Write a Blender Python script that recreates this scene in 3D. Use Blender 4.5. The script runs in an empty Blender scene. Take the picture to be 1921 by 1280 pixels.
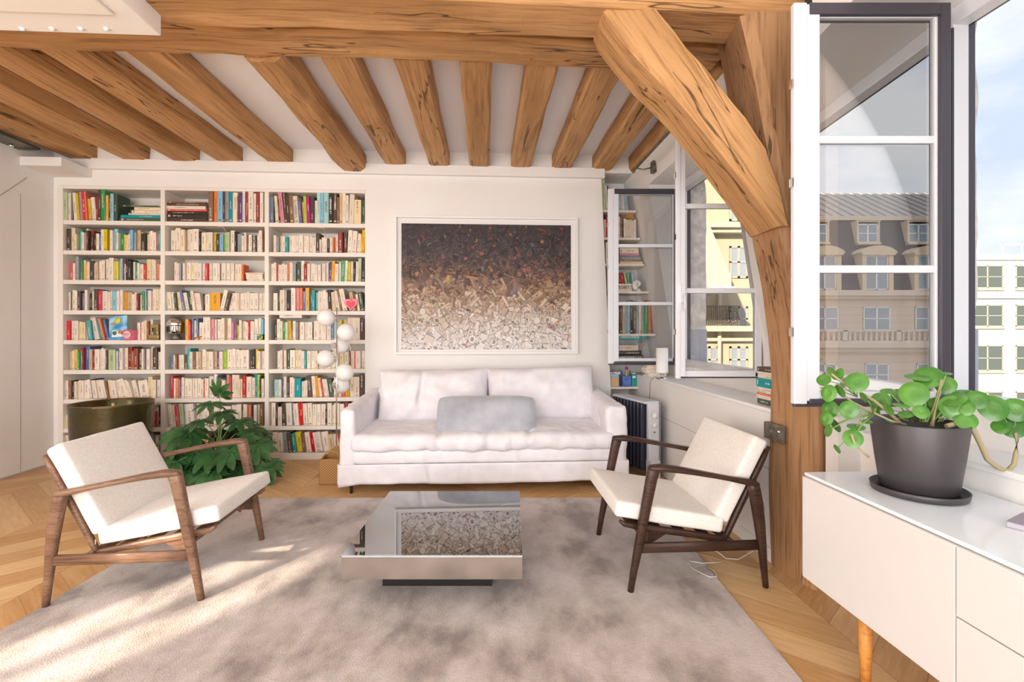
import bpy, bmesh, math, random
from mathutils import Vector, Matrix, noise
random.seed(7)
C = bpy.context.scene.collection
S = bpy.context.scene
# ---------------------------------------------------------------- camera, sky, sun, exposure
F, CX, HZ, H = 880.0, 960.5, 622.0, 1.26          # focal length, principal column, horizon row, eye height
YAW = math.radians(3.19)                           # the room stands this much turned from the view axis
cd = bpy.data.cameras.new('camera'); cam = bpy.data.objects.new('camera', cd); C.objects.link(cam)
cam.location = (0, 0, H); cam.rotation_euler = (math.pi/2, 0, 0)
cd.sensor_fit = 'HORIZONTAL'; cd.sensor_width = 36.0; cd.lens = 36.0*F/1921.0
cd.shift_y = -(640-HZ)/1921.0; cd.clip_start = 0.02; cd.clip_end = 500
S.camera = cam
S.view_settings.view_transform = 'Standard'; S.view_settings.look = 'None'
S.view_settings.exposure = 0.06; S.view_settings.gamma = 1.0; S.view_settings.use_curve_mapping = False
S.cycles.max_bounces = 10; S.cycles.diffuse_bounces = 5; S.cycles.glossy_bounces = 4
S.cycles.transparent_max_bounces = 16; S.cycles.sample_clamp_indirect = 6; S.cycles.use_denoising = True
S.cycles.caustics_reflective = False; S.cycles.caustics_refractive = False
w = bpy.data.worlds.new('sky'); S.world = w; w.use_nodes = True
nt = w.node_tree; nt.nodes.clear()
o_ = nt.nodes.new('ShaderNodeOutputWorld'); bg = nt.nodes.new('ShaderNodeBackground'); bg.inputs[1].default_value = 1.15
tc = nt.nodes.new('ShaderNodeTexCoord'); mp = nt.nodes.new('ShaderNodeMapping'); mp.inputs['Scale'].default_value = (1.2, 1.2, 3.2)
nz = nt.nodes.new('ShaderNodeTexNoise'); nz.inputs['Scale'].default_value = 2.1; nz.inputs['Detail'].default_value = 7; nz.inputs['Roughness'].default_value = .55
cr = nt.nodes.new('ShaderNodeValToRGB'); cr.color_ramp.elements[0].position = .36; cr.color_ramp.elements[1].position = .60
cr.color_ramp.elements[0].color = (.60, .69, .86, 1); cr.color_ramp.elements[1].color = (.95, .96, .985, 1)
nt.links.new(tc.outputs['Generated'], mp.inputs[0]); nt.links.new(mp.outputs[0], nz.inputs['Vector'])
nt.links.new(nz.outputs[0], cr.inputs[0]); nt.links.new(cr.outputs[0], bg.inputs[0]); nt.links.new(bg.outputs[0], o_.inputs[0])
SUN_AZ, SUN_EL = math.radians(35), math.radians(21)
sd = bpy.data.lights.new('sun', 'SUN'); sd.energy = 9.0; sd.angle = math.radians(1.2); sd.color = (1, .86, .68)
so = bpy.data.objects.new('sun', sd); C.objects.link(so)
sv = Vector((math.sin(SUN_AZ)*math.cos(SUN_EL), math.cos(SUN_AZ)*math.cos(SUN_EL), -math.sin(SUN_EL)))
so.rotation_euler = sv.to_track_quat('-Z', 'Y').to_euler(); so.location = (-6, -8, 6)
def area(name, loc, to, sx, sy, power, col):
    d = bpy.data.lights.new(name, 'AREA'); d.shape = 'RECTANGLE'; d.size = sx; d.size_y = sy; d.energy = power; d.color = col
    o = bpy.data.objects.new(name, d); C.objects.link(o); o.location = loc
    o.rotation_euler = (Vector(to)-Vector(loc)).to_track_quat('-Z', 'Y').to_euler(); return o
area('rear_fill', (-1.0, -2.4, 1.5), (-.6, 3, 1.75), 4.6, 2.3, 205, (.94, .965, 1))  # added fill lamp behind the camera; the rear wall has no window
area('left_warm_fill', (-4.1, 0.6, 1.5), (0, 2.6, 1.2), 2.2, 2.0, 85, (1, .89, .78))  # added warm fill lamp, standing before a closed stretch of the left wall

# ---------------------------------------------------------------- coordinates
c_, s_ = math.cos(YAW), math.sin(YAW)
def W(rx, ry, z=0.0): return Vector((rx*c_-ry*s_, rx*s_+ry*c_, z))     # room -> world
def RM(v): return Vector((v[0]*c_+v[1]*s_, -v[0]*s_+v[1]*c_, v[2]))     # world -> room
def ray(px, py): return Vector(((px-CX)/F, 1.0, -(py-HZ)/F))
def at_d(px, py, d): r = ray(px, py)*d; return Vector((r.x, r.y, H+r.z))
def on_z(px, py, z): return at_d(px, py, (H-z)*F/(py-HZ))
def on_ry(px, py, ry):
    r = RM(ray(px, py)); t = ry/r.y; return Vector((r.x*t, ry, H+r.z*t))   # room coordinates
def on_rx(px, py, rx):
    r = RM(ray(px, py)); t = rx/r.x; return Vector((rx, r.y*t, H+r.z*t))
# ---------------------------------------------------------------- materials
def lin(h):
    h = h.lstrip('#'); v = [int(h[i:i+2], 16)/255 for i in (0, 2, 4)]
    return tuple(x/12.92 if x <= .04045 else ((x+.055)/1.055)**2.4 for x in v)+(1,)
def mat(name, col, rough=.6, metal=0, spec=.5, **k):
    m = bpy.data.materials.new(name); m.use_nodes = True; b = m.node_tree.nodes['Principled BSDF']
    b.inputs['Base Color'].default_value = lin(col) if isinstance(col, str) else col
    b.inputs['Roughness'].default_value = rough; b.inputs['Metallic'].default_value = metal
    b.inputs['Specular IOR Level'].default_value = spec
    for kk, v in k.items(): b.inputs[kk.replace('_', ' ')].default_value = v
    return m
def N(m, t, **k):
    n = m.node_tree.nodes.new('ShaderNode'+t)
    for a, v in k.items(): setattr(n, a, v)
    return n
def LK(m, a, b): m.node_tree.links.new(a, b)
def noisy(m, c1, c2, scale=(1, 1, 1), nscale=4, detail=5, lo=.35, hi=.65, bump=0, bscale=60, rand=False, coord='Object', bdist=.01):
    b = m.node_tree.nodes['Principled BSDF']
    tc = N(m, 'TexCoord'); mp = N(m, 'Mapping'); mp.inputs['Scale'].default_value = scale; LK(m, tc.outputs[coord], mp.inputs[0])
    nz = N(m, 'TexNoise'); nz.noise_dimensions = '4D' if rand else '3D'; nz.inputs['Scale'].default_value = nscale; nz.inputs['Detail'].default_value = detail
    LK(m, mp.outputs[0], nz.inputs['Vector'])
    if rand:
        oi = N(m, 'ObjectInfo'); mu = N(m, 'Math', operation='MULTIPLY'); mu.inputs[1].default_value = 60
        LK(m, oi.outputs['Random'], mu.inputs[0]); LK(m, mu.outputs[0], nz.inputs['W'])
    r = N(m, 'ValToRGB'); r.color_ramp.elements[0].position = lo; r.color_ramp.elements[1].position = hi
    r.color_ramp.elements[0].color = lin(c1); r.color_ramp.elements[1].color = lin(c2)
    LK(m, nz.outputs[0], r.inputs[0]); LK(m, r.outputs[0], b.inputs['Base Color'])
    if bump:
        n2 = N(m, 'TexNoise'); n2.inputs['Scale'].default_value = bscale; n2.inputs['Detail'].default_value = 3; LK(m, mp.outputs[0], n2.inputs['Vector'])
        bp = N(m, 'Bump'); bp.inputs['Strength'].default_value = bump; bp.inputs['Distance'].default_value = bdist
        LK(m, n2.outputs[0], bp.inputs['Height']); LK(m, bp.outputs[0], b.inputs['Normal'])
    return m, r, mp
WALL = mat('wall_paint', '#efe9e1', .75); noisy(WALL, '#ece8e4', '#f1eeea', nscale=1.2, bump=.08, bscale=40)
CEIL = mat('ceiling_paint', '#f7f7fa', .85)
TRIM = mat('white_lacquer_wood', '#eeebe6', .45)
SHELF = mat('shelf_paint', '#ebe4da', .5)
def wood_mat(name, light, mid, dark, crack=True, gs=(.55, 9, 9), rough=.62):
    m = mat(name, light, rough, spec=.3); b = m.node_tree.nodes['Principled BSDF']
    tc = N(m, 'TexCoord'); oi = N(m, 'ObjectInfo'); mu = N(m, 'Math', operation='MULTIPLY'); mu.inputs[1].default_value = 47; LK(m, oi.outputs['Random'], mu.inputs[0])
    def nse(scale, det, dist=0):
        mp = N(m, 'Mapping'); mp.inputs['Scale'].default_value = scale; LK(m, tc.outputs['Object'], mp.inputs[0])
        n = N(m, 'TexNoise'); n.noise_dimensions = '4D'; n.inputs['Scale'].default_value = 1; n.inputs['Detail'].default_value = det; n.inputs['Distortion'].default_value = dist
        LK(m, mp.outputs[0], n.inputs['Vector']); LK(m, mu.outputs[0], n.inputs['W']); return n
    n1 = nse((gs[0]*1.6, gs[1]*.55, gs[2]*.55), 4, .6); n2 = nse((gs[0]*5, gs[1]*7, gs[2]*7), 4, .2)
    r1 = N(m, 'ValToRGB'); e = r1.color_ramp.elements; e[0].position = .32; e[0].color = lin(mid); e[1].position = .66; e[1].color = lin(light)
    LK(m, n1.outputs[0], r1.inputs[0])
    r2 = N(m, 'ValToRGB'); e = r2.color_ramp.elements; e[0].position = .30; e[0].color = lin(dark); e[1].position = .52; e[1].color = (1, 1, 1, 1)
    LK(m, n2.outputs[0], r2.inputs[0])
    mx = N(m, 'MixRGB', blend_type='MULTIPLY'); mx.inputs[0].default_value = .5; LK(m, r1.outputs[0], mx.inputs[1]); LK(m, r2.outputs[0], mx.inputs[2])
    last = mx.outputs[0]; hgt = n2.outputs[0]
    if crack:
        n3 = nse((gs[0]*1.1, gs[1]*.9, gs[2]*.9), 3, .3)
        sb = N(m, 'Math', operation='SUBTRACT'); sb.inputs[1].default_value = .5; LK(m, n3.outputs[0], sb.inputs[0])
        ab = N(m, 'Math', operation='ABSOLUTE'); LK(m, sb.outputs[0], ab.inputs[0])
        n4 = nse((1.1, 1.6, 1.6), 1); gt = N(m, 'Math', operation='GREATER_THAN'); gt.inputs[1].default_value = .54; LK(m, n4.outputs[0], gt.inputs[0])
        r3 = N(m, 'ValToRGB'); e = r3.color_ramp.elements; e[0].position = .0035; e[0].color = (1, 1, 1, 1); e[1].position = .009; e[1].color = (0, 0, 0, 1)
        LK(m, ab.outputs[0], r3.inputs[0]); m1 = N(m, 'Math', operation='MULTIPLY'); LK(m, r3.outputs[0], m1.inputs[0]); LK(m, gt.outputs[0], m1.inputs[1])
        vo = N(m, 'TexVoronoi'); vo.voronoi_dimensions = '4D'; vo.inputs['Scale'].default_value = 2.6
        mp = N(m, 'Mapping'); mp.inputs['Scale'].default_value = (.8, 1.3, 1.3); LK(m, tc.outputs['Object'], mp.inputs[0]); LK(m, mp.outputs[0], vo.inputs['Vector']); LK(m, mu.outputs[0], vo.inputs['W'])
        lt = N(m, 'Math', operation='LESS_THAN'); lt.inputs[1].default_value = .055; LK(m, vo.outputs['Distance'], lt.inputs[0])
        mxm = N(m, 'Math', operation='MAXIMUM'); LK(m, m1.outputs[0], mxm.inputs[0]); LK(m, lt.outputs[0], mxm.inputs[1])
        ml = N(m, 'Math', operation='MULTIPLY'); ml.inputs[1].default_value = .8; LK(m, mxm.outputs[0], ml.inputs[0])
        mk = N(m, 'MixRGB'); LK(m, ml.outputs[0], mk.inputs[0]); LK(m, last, mk.inputs[1]); mk.inputs[2].default_value = lin('#3d2613')
        last = mk.outputs[0]
    LK(m, last, b.inputs['Base Color'])
    bp = N(m, 'Bump'); bp.inputs['Strength'].default_value = .35; bp.inputs['Distance'].default_value = .006
    LK(m, hgt, bp.inputs['Height']); LK(m, bp.outputs[0], b.inputs['Normal'])
    return m
BEAM = wood_mat('old_oak_beam', '#cf9f6b', '#ac7f4e', '#865b33')
BEAM2 = wood_mat('old_oak_post', '#b98f66', '#9d7550', '#755236')
LEGWOOD = wood_mat('golden_beech', '#dc9c50', '#cd8a40', '#b87836', crack=False, rough=.4)
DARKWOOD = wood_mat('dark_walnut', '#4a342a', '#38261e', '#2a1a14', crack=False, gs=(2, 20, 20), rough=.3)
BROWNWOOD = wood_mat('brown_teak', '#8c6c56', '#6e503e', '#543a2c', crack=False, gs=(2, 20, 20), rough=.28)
def glass_mat(name, base, tint=(1, 1, 1, 1), rough=0.0, ior=1.5):
    m = bpy.data.materials.new(name); m.use_nodes = True; t = m.node_tree; t.nodes.clear()
    o = N(m, 'OutputMaterial'); tr = N(m, 'BsdfTransparent'); tr.inputs[0].default_value = tint
    gl = N(m, 'BsdfGlossy'); gl.inputs['Roughness'].default_value = rough; gl.inputs[0].default_value = (1, 1, 1, 1)
    fr = N(m, 'Fresnel'); fr.inputs[0].default_value = ior; ad = N(m, 'Math', operation='ADD'); ad.inputs[1].default_value = base; ad.use_clamp = True
    mx = N(m, 'MixShader'); LK(m, fr.outputs[0], ad.inputs[0]); LK(m, ad.outputs[0], mx.inputs[0]); LK(m, tr.outputs[0], mx.inputs[1]); LK(m, gl.outputs[0], mx.inputs[2]); LK(m, mx.outputs[0], o.inputs[0])
    return m
GLASS = glass_mat('window_glass', .03)
GLASSR = glass_mat('coated_window_glass', .40)
PGLASS = glass_mat('picture_glass', .0, ior=1.12)
LINEN = mat('white_linen', '#eeeaf0', .9, spec=.2, Sheen_Weight=.2); noisy(LINEN, '#e9e5ea', '#f3f0f2', nscale=8, bump=.0)
def creases(m, scale, dist, st):
    b = m.node_tree.nodes['Principled BSDF']; tc = N(m, 'TexCoord'); n = N(m, 'TexNoise'); n.noise_type = 'RIDGED_MULTIFRACTAL'; n.inputs['Scale'].default_value = scale; n.inputs['Detail'].default_value = 2.5; n.inputs['Distortion'].default_value = .9
    mp = N(m, 'Mapping'); mp.inputs['Scale'].default_value = (1.3, 1, .7); mp.inputs['Rotation'].default_value = (.2, .5, .1); LK(m, tc.outputs['Object'], mp.inputs[0]); LK(m, mp.outputs[0], n.inputs['Vector'])
    bp = N(m, 'Bump'); bp.inputs['Strength'].default_value = st; bp.inputs['Distance'].default_value = dist; LK(m, n.outputs[0], bp.inputs['Height']); LK(m, bp.outputs[0], b.inputs['Normal'])
creases(LINEN, 3.2, .035, .9)
CHAIRC = mat('cream_chair_fabric', '#ebe6df', .85, spec=.25, Sheen_Weight=.2); noisy(CHAIRC, '#e6e0d8', '#f0ebe4', nscale=90, bump=.3, bscale=450, bdist=.002)
GREYF = mat('grey_velvet', '#b4b6be', .8, spec=.2, Sheen_Weight=.5); noisy(GREYF, '#a4a7b0', '#bfc2ca', nscale=5, bump=.2, bscale=60)
CHROME = mat('chrome', '#e6e6e6', .12, 1.0)
STEEL = mat('brushed_steel', '#cfc9c2', .16, 1.0)
MIRROR = mat('smoked_mirror', '#a3a5a8', .015, 1.0)
BLACK = mat('matt_black', '#15110f', .5)
BLACKP = mat('black_glaze', '#3f3a3c', .42, spec=.6)
IRON = mat('forged_iron', '#6b655c', .5, .3); noisy(IRON, '#5a544b', '#857d70', nscale=30, bump=.4, bscale=60)
ALUD = mat('dark_grey_aluminium', '#4c4850', .4, .3)
PVC = mat('white_window_pvc', '#dfe0e4', .35)
OPAL = mat('opal_glass', '#f4f1ee', .25, spec=.5)
LEAF = mat('glossy_leaf', '#3f7f33', .3, spec=.6); noisy(LEAF, '#346c20', '#629a3a', nscale=9, rand=False)
LEAFD = mat('dark_leaf', '#2a5528', .32, spec=.6); noisy(LEAFD, '#1e4420', '#3c6c3c', nscale=7)
STEM = mat('woody_stem', '#a89a74', .6); STEMG = mat('green_stem', '#86a05a', .5)
SOIL = mat('soil', '#3a2a20', .95)
LACQ = mat('satin_white_lacquer', '#e4dfda', .3)
LACT = mat('white_glass_top', '#eef3f6', .08, spec=.6)
STONE = mat('pale_stone', '#d9d6d2', .9); noisy(STONE, '#c9c6c3', '#e8e5e0', nscale=14, bump=.8, bscale=12, bdist=.04)
# ---------------------------------------------------------------- mesh helpers
class MB:
    def __init__(s): s.v = []; s.f = []; s.m = []; s.sm = []; s.uv = {}
    def box(s, a, b, mi=0, M=None):
        i = len(s.v); x0, y0, z0 = a; x1, y1, z1 = b
        P = [(x0,y0,z0),(x1,y0,z0),(x1,y1,z0),(x0,y1,z0),(x0,y0,z1),(x1,y0,z1),(x1,y1,z1),(x0,y1,z1)]
        if M is not None: P = [tuple(M @ Vector(p)) for p in P]
        s.v += P
        for q in ((0,3,2,1),(4,5,6,7),(0,1,5,4),(1,2,6,5),(2,3,7,6),(3,0,4,7)): s.f.append(tuple(i+k for k in q)); s.m.append(mi); s.sm.append(False)
        return s
    def poly(s, pts, mi=0, smooth=False):
        i = len(s.v); s.v += [tuple(p) for p in pts]; s.f.append(tuple(range(i, i+len(pts)))); s.m.append(mi); s.sm.append(smooth); return s
    def loft(s, rings, mi=0, smooth=True, cap=True, closed=True):
        i = len(s.v); n = len(rings[0])
        for r in rings: s.v += [tuple(p) for p in r]
        for k in range(len(rings)-1):
            for j in range(n if closed else n-1):
                a = i+k*n+j; b = i+k*n+(j+1) % n
                s.f.append((a, b, b+n, a+n)); s.m.append(mi); s.sm.append(smooth)
        if cap and closed:
            s.f.append(tuple(i+j for j in reversed(range(n)))); s.m.append(mi); s.sm.append(False)
            e = i+(len(rings)-1)*n; s.f.append(tuple(e+j for j in range(n))); s.m.append(mi); s.sm.append(False)
        return s
    def prism(s, pts, off, mi=0, smooth=False):           # polygon extruded by vector off
        off = Vector(off); return s.loft([[Vector(p) for p in pts], [Vector(p)+off for p in pts]], mi, smooth)
    def lathe(s, prof, n=32, mi=0, c=(0, 0, 0), cap=True, ax='z'):
        rings = []
        for r, z in prof:
            R = []
            for j in range(n):
                a = 2*math.pi*j/n; p = (r*math.cos(a), r*math.sin(a), z)
                if ax == 'y': p = (p[0], -p[2], p[1])
                if ax == 'x': p = (p[2], p[0], p[1])
                R.append((c[0]+p[0], c[1]+p[1], c[2]+p[2]))
            rings.append(R)
        return s.loft(rings, mi, True, cap)
    def sweep(s, path, wd, ht=None, up=(0, 0, 1), n=12, mi=0, ex=2.0, cap=True):
        path = [Vector(p) for p in path]; up = Vector(up); rings = []; L = len(path)
        g = lambda a, i: a[i] if hasattr(a, '__len__') else a
        for i, p in enumerate(path):
            t = (path[min(i+1, L-1)]-path[max(i-1, 0)]).normalized(); u = up-t*up.dot(t)
            if u.length < 1e-4: u = Vector((1, 0, 0))-t*t.x
            u.normalize(); v = t.cross(u); a = g(wd, i); b = g(ht, i) if ht is not None else a; R = []
            for j in range(n):
                th = 2*math.pi*j/n; cc, ss = math.cos(th), math.sin(th)
                R.append(p+v*(math.copysign(abs(cc)**(2/ex), cc)*a)+u*(math.copysign(abs(ss)**(2/ex), ss)*b))
            rings.append(R)
        return s.loft(rings, mi, True, cap)
    def sphere(s, c, r, n=20, mi=0, sz=1.0):
        prof = [(max(1e-5, r*math.sin(math.pi*k/(n//2))), -r*sz*math.cos(math.pi*k/(n//2))) for k in range(n//2+1)]
        return s.lathe(prof, n, mi, c)
    def rbox(s, c, size, r, seg=10, amp=0, fr=4, seed=0, mi=0, puff=0, M=None, smooth=True):
        hx = [x/2 for x in size]; inner = [max(0, h-r) for h in hx]; base = len(s.v); idx = {}
        def vert(p):
            key = tuple(round(x, 5) for x in p)
            if key in idx: return idx[key]
            q = Vector((p[0]*hx[0], p[1]*hx[1], p[2]*hx[2])); i = Vector([max(-inner[k], min(inner[k], q[k])) for k in range(3)])
            d = q-i; nrm = d.normalized() if d.length > 1e-6 else Vector((0, 0, 1)); q = i+nrm*r if d.length > 1e-6 else q
            if puff: q = q+Vector((0, 0, 1))*(puff*(1-p[0]**2)*(1-p[1]**2)*p[2])
            if amp: q = q+nrm*(noise.noise(q*fr+Vector((seed*7.3, seed, 0)))*amp+noise.noise(q*fr*2.7+Vector((seed, 3, 1)))*amp*.5)
            q = q+Vector(c)
            if M is not None: q = M @ q
            s.v.append(tuple(q)); idx[key] = len(s.v)-1; return idx[key]
        # denser rows near the edges
        def ticks(k):
            n = max(3, seg); f = r/hx[k] if hx[k] else .1; t = []
            for j in range(4): t.append(-1+f*(1-math.cos(j/3*math.pi/2)) if f < .95 else -1+j*.1)
            m = max(2, int(seg*size[k]/max(size)))
            a, b = t[-1], -t[-1]
            t += [a+(b-a)*(j+1)/(m+1) for j in range(m)]
            t += [-x for x in reversed(t[:4])]
            return t
        T = [ticks(k) for k in range(3)]
        for ax in range(3):
            a, b = (ax+1) % 3, (ax+2) % 3
            for sg in (-1, 1):
                for i in range(len(T[a])-1):
                    for j in range(len(T[b])-1):
                        q = []
                        for (ii, jj) in ((i, j), (i+1, j), (i+1, j+1), (i, j+1)):
                            p = [0, 0, 0]; p[ax] = sg; p[a] = T[a][ii]; p[b] = T[b][jj]; q.append(vert(p))
                        if sg < 0: q.reverse()
                        if len(set(q)) > 2: s.f.append(tuple(q)); s.m.append(mi); s.sm.append(smooth)
        return s
    def mesh(s, name, mats):
        me = bpy.data.meshes.new(name); me.from_pydata(s.v, [], s.f)
        for m in (mats if isinstance(mats, (list, tuple)) else [mats]): me.materials.append(m)
        me.polygons.foreach_set('material_index', s.m); me.polygons.foreach_set('use_smooth', s.sm)
        me.update(); return me
    def obj(s, name, mats, parent=None, bev=0, loc=None, rotz=None, sub=0):
        o = bpy.data.objects.new(name, s.mesh(name, mats)); C.objects.link(o)
        if parent is not None: o.parent = parent
        if loc is not None: o.location = loc
        if rotz is not None: o.rotation_euler[2] = rotz
        if bev:
            b = o.modifiers.new('bevel', 'BEVEL'); b.width = bev; b.segments = 2; b.limit_method = 'ANGLE'; b.angle_limit = .6
        if sub:
            b = o.modifiers.new('sub', 'SUBSURF'); b.levels = sub; b.render_levels = sub
        return o
def tag(o, label, cat, group=None, kind=None):
    o['label'] = label; o['category'] = cat
    if group: o['group'] = group
    if kind: o['kind'] = kind
    return o
def thing(name, label, cat, loc=(0, 0, 0), rotz=0.0, group=None):
    o = bpy.data.objects.new(name, None); C.objects.link(o); o.empty_display_size = .05
    o.location = loc; o.rotation_euler = (0, 0, rotz); return tag(o, label, cat, group)
def struct(name, mb, m, bev=0, rot=YAW, label=None, parent=None):
    o = mb.obj(name, m, parent, bev=bev, rotz=rot if parent is None else None)
    if parent is None: o['kind'] = 'structure'
    if label: o['label'] = label
    return o
def text(name, body, size, mt, parent, M, sx=1.0):
    cu = bpy.data.curves.new(name, 'FONT'); cu.body = body; cu.size = size; cu.align_x = 'CENTER'; cu.align_y = 'CENTER'; cu.extrude = .0002
    cu.materials.append(mt); t_ = bpy.data.objects.new(name, cu); me = bpy.data.meshes.new_from_object(t_); bpy.data.objects.remove(t_); bpy.data.curves.remove(cu)
    o = bpy.data.objects.new(name, me); C.objects.link(o); o.parent = parent
    o.matrix_local = M @ Matrix.Diagonal((sx, 1, 1, 1)); return o
def rot3(x, y, z): return Matrix.Rotation(z, 4, 'Z') @ Matrix.Rotation(y, 4, 'Y') @ Matrix.Rotation(x, 4, 'X')
PI = math.pi
# ================================================================ ROOM SHELL (room coordinates, turned by YAW)
BW = 4.718; LWX = -4.12; CZ = 3.05; LOWX = 1.56; LEDZ = .815
def slx(z): return 1.82-.154*(z-.82)                     # the attic side wall leans in as it rises
fm = mat('chevron_oak_floor', '#dcb585', .38, spec=.4)
def floor_nodes(m):
    b = m.node_tree.nodes['Principled BSDF']; tc = N(m, 'TexCoord'); sx = N(m, 'SeparateXYZ')
    rt = N(m, 'Mapping'); rt.inputs['Rotation'].default_value = (0, 0, 0); LK(m, tc.outputs['Object'], rt.inputs[0]); LK(m, rt.outputs[0], sx.inputs[0])
    def ma(op, a, b_=None, c=None):
        n = N(m, 'Math', operation=op)
        for i, x in enumerate((a, b_, c)):
            if x is None: continue
            if isinstance(x, (int, float)): n.inputs[i].default_value = x
            else: LK(m, x, n.inputs[i])
        return n.outputs[0]
    CWD, PW = .74, .165
    xc = ma('DIVIDE', sx.outputs[0], CWD); ci = ma('FLOOR', xc); fr_ = ma('SUBTRACT', xc, ci)
    par = ma('MODULO', ci, 2.0); par = ma('ABSOLUTE', par)
    sg = ma('SUBTRACT', ma('MULTIPLY', par, 2.0), 1.0)
    off = ma('MULTIPLY', ma('MULTIPLY', fr_, sg), CWD*.85); off = ma('SUBTRACT', off, ma('MULTIPLY', par, CWD*.85))
    v = ma('DIVIDE', ma('ADD', sx.outputs[1], off), PW*1.31); pi_ = ma('FLOOR', v); pf = ma('SUBTRACT', v, pi_)
    cb = N(m, 'CombineXYZ'); LK(m, ci, cb.inputs[0]); LK(m, pi_, cb.inputs[1])
    wn = N(m, 'TexWhiteNoise'); wn.noise_dimensions = '3D'; LK(m, cb.outputs[0], wn.inputs[0])
    # grain stretched along the plank: u along x, v across
    cg = N(m, 'CombineXYZ'); LK(m, ma('MULTIPLY', fr_, 1.6), cg.inputs[0]); LK(m, ma('MULTIPLY', v, 2.6), cg.inputs[1]); LK(m, ma('MULTIPLY', wn.outputs[0], 30.0), cg.inputs[2])
    nz = N(m, 'TexNoise'); nz.inputs['Scale'].default_value = 3.2; nz.inputs['Detail'].default_value = 6; nz.inputs['Distortion'].default_value = .5; LK(m, cg.outputs[0], nz.inputs['Vector'])
    t = ma('ADD', ma('MULTIPLY', wn.outputs[0], .42), ma('MULTIPLY', nz.outputs[0], .6))
    r = N(m, 'ValToRGB'); e = r.color_ramp.elements; e[0].position = .22; e[0].color = lin('#b5834e'); e[1].position = .80; e[1].color = lin('#dfbb88'); LK(m, t, r.inputs[0])
    ed = ma('MINIMUM', ma('MULTIPLY', ma('MINIMUM', pf, ma('SUBTRACT', 1.0, pf)), PW), ma('MULTIPLY', ma('MINIMUM', fr_, ma('SUBTRACT', 1.0, fr_)), CWD))
    g = ma('LESS_THAN', ed, .0016)
    mx = N(m, 'MixRGB'); LK(m, ma('MULTIPLY', g, .55), mx.inputs[0]); LK(m, r.outputs[0], mx.inputs[1]); mx.inputs[2].default_value = lin('#7a5531')
    LK(m, mx.outputs[0], b.inputs['Base Color'])
floor_nodes(fm)
struct('floor', MB().box((LWX-.2, -2.8, -.12), (1.9, BW+.6, 0)), fm)
struct('ceiling', MB().box((LWX-.2, -2.8, CZ), (2.3, BW+.6, CZ+.15)), CEIL)
# bookcase opening and right niche opening measured on the back wall plane
B0 = on_ry(109, 600, BW).x; B1 = on_ry(686, 600, BW).x; BT = on_ry(686, 357, BW).z; BBOT = on_ry(600, 852, BW).z
N0t = on_ry(1128, 330, BW); N0b = on_ry(1146, 735, BW); N0 = N0b.x
wb = MB()
wb.box((B1, BW, 0), (N0t.x, BW+.34, CZ)); wb.box((LWX-.2, BW, BT), (B1, BW+.34, CZ)); wb.box((LWX-.2, BW, 0), (B0, BW+.34, BT))
wb.poly([(N0t.x, BW, 0), (N0b.x, BW, 0), (N0b.x, BW, N0b.z), (N0t.x, BW, N0t.z)]); wb.poly([(N0b.x, BW, 0), (N0b.x, BW+.34, 0), (N0b.x, BW+.34, N0b.z), (N0b.x, BW, N0b.z)])
wb.poly([(N0b.x, BW, N0b.z), (N0b.x, BW+.34, N0b.z), (N0t.x, BW+.34, N0t.z), (N0t.x, BW, N0t.z)])
wb.box((N0t.x, BW, N0t.z+.03), (1.9, BW+.34, CZ)); wb.box((LWX-.2, BW+.34, 0), (2.1, BW+.45, CZ))
struct('wall_back', wb, WALL)
struct('wall_rear', MB().box((LWX-.2, -2.8, 0), (2.2, -2.65, CZ)), WALL)
# left wall: closet panels; a tall window far out of the frame lets the low sun in
lw = MB(); a, b2 = -2.02, -1.12
A0 = RM((-4.4, -2.03, 0)).y; A1 = RM((-4.4, -1.10, 0)).y
lw.box((LWX-.12, -2.8, 0), (LWX, A0, CZ)); lw.box((LWX-.12, A1, 0), (LWX, BW+.34, CZ)); lw.box((LWX-.12, A0, 2.08), (LWX, A1, CZ)); lw.box((LWX-.12, A0, 0), (LWX, A1, .12))
struct('wall_left', lw, WALL)
am = (A0+A1)/2
wl = MB().box((LWX-.09, A0, .12), (LWX-.03, A0+.05, 2.08)).box((LWX-.09, A1-.05, .12), (LWX-.03, A1, 2.08)).box((LWX-.09, am-.045, .12), (LWX-.03, am+.045, 2.08)).box((LWX-.09, A0, 2.36), (LWX-.03, A1, 2.08)).box((LWX-.09, A0, .12), (LWX-.03, A1, .2))
struct('window_3', wl, PVC)
GRV = mat('seam_shadow_gap', '#b8b0a6', .8)
SEAMY = on_rx(38, 600, LWX).y
struct('trim_1', MB().box((LWX, SEAMY-.003, .01), (LWX+.002, SEAMY+.003, 2.48)), GRV)
p0, p1 = on_rx(0, 368, LWX), on_rx(50, 335, LWX)
struct('trim_2', MB().poly([(LWX+.002, p0.y, p0.z), (LWX+.002, p1.y, p1.z), (LWX+.002, p1.y, p1.z+.012), (LWX+.002, p0.y, p0.z+.012)]), GRV)
struct('baseboard_left', MB().box((LWX, -2.0, 0), (LWX+.012, BW-.0, .012)), GRV)
# soffit box in the far left corner and the shallow cornice along the back wall
q = on_ry(173, 334, BW); q2 = on_ry(173, 322, BW)
struct('trim_3', MB().box((LWX, 4.39, q.z), (q.x, BW, 2.81)), WALL)
cz1 = on_ry(640, 305, BW-.05).z
struct('trim_4', MB().box((LWX, BW-.05, cz1-.10), (1.2, BW, cz1)), WALL, bev=.006)
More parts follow.
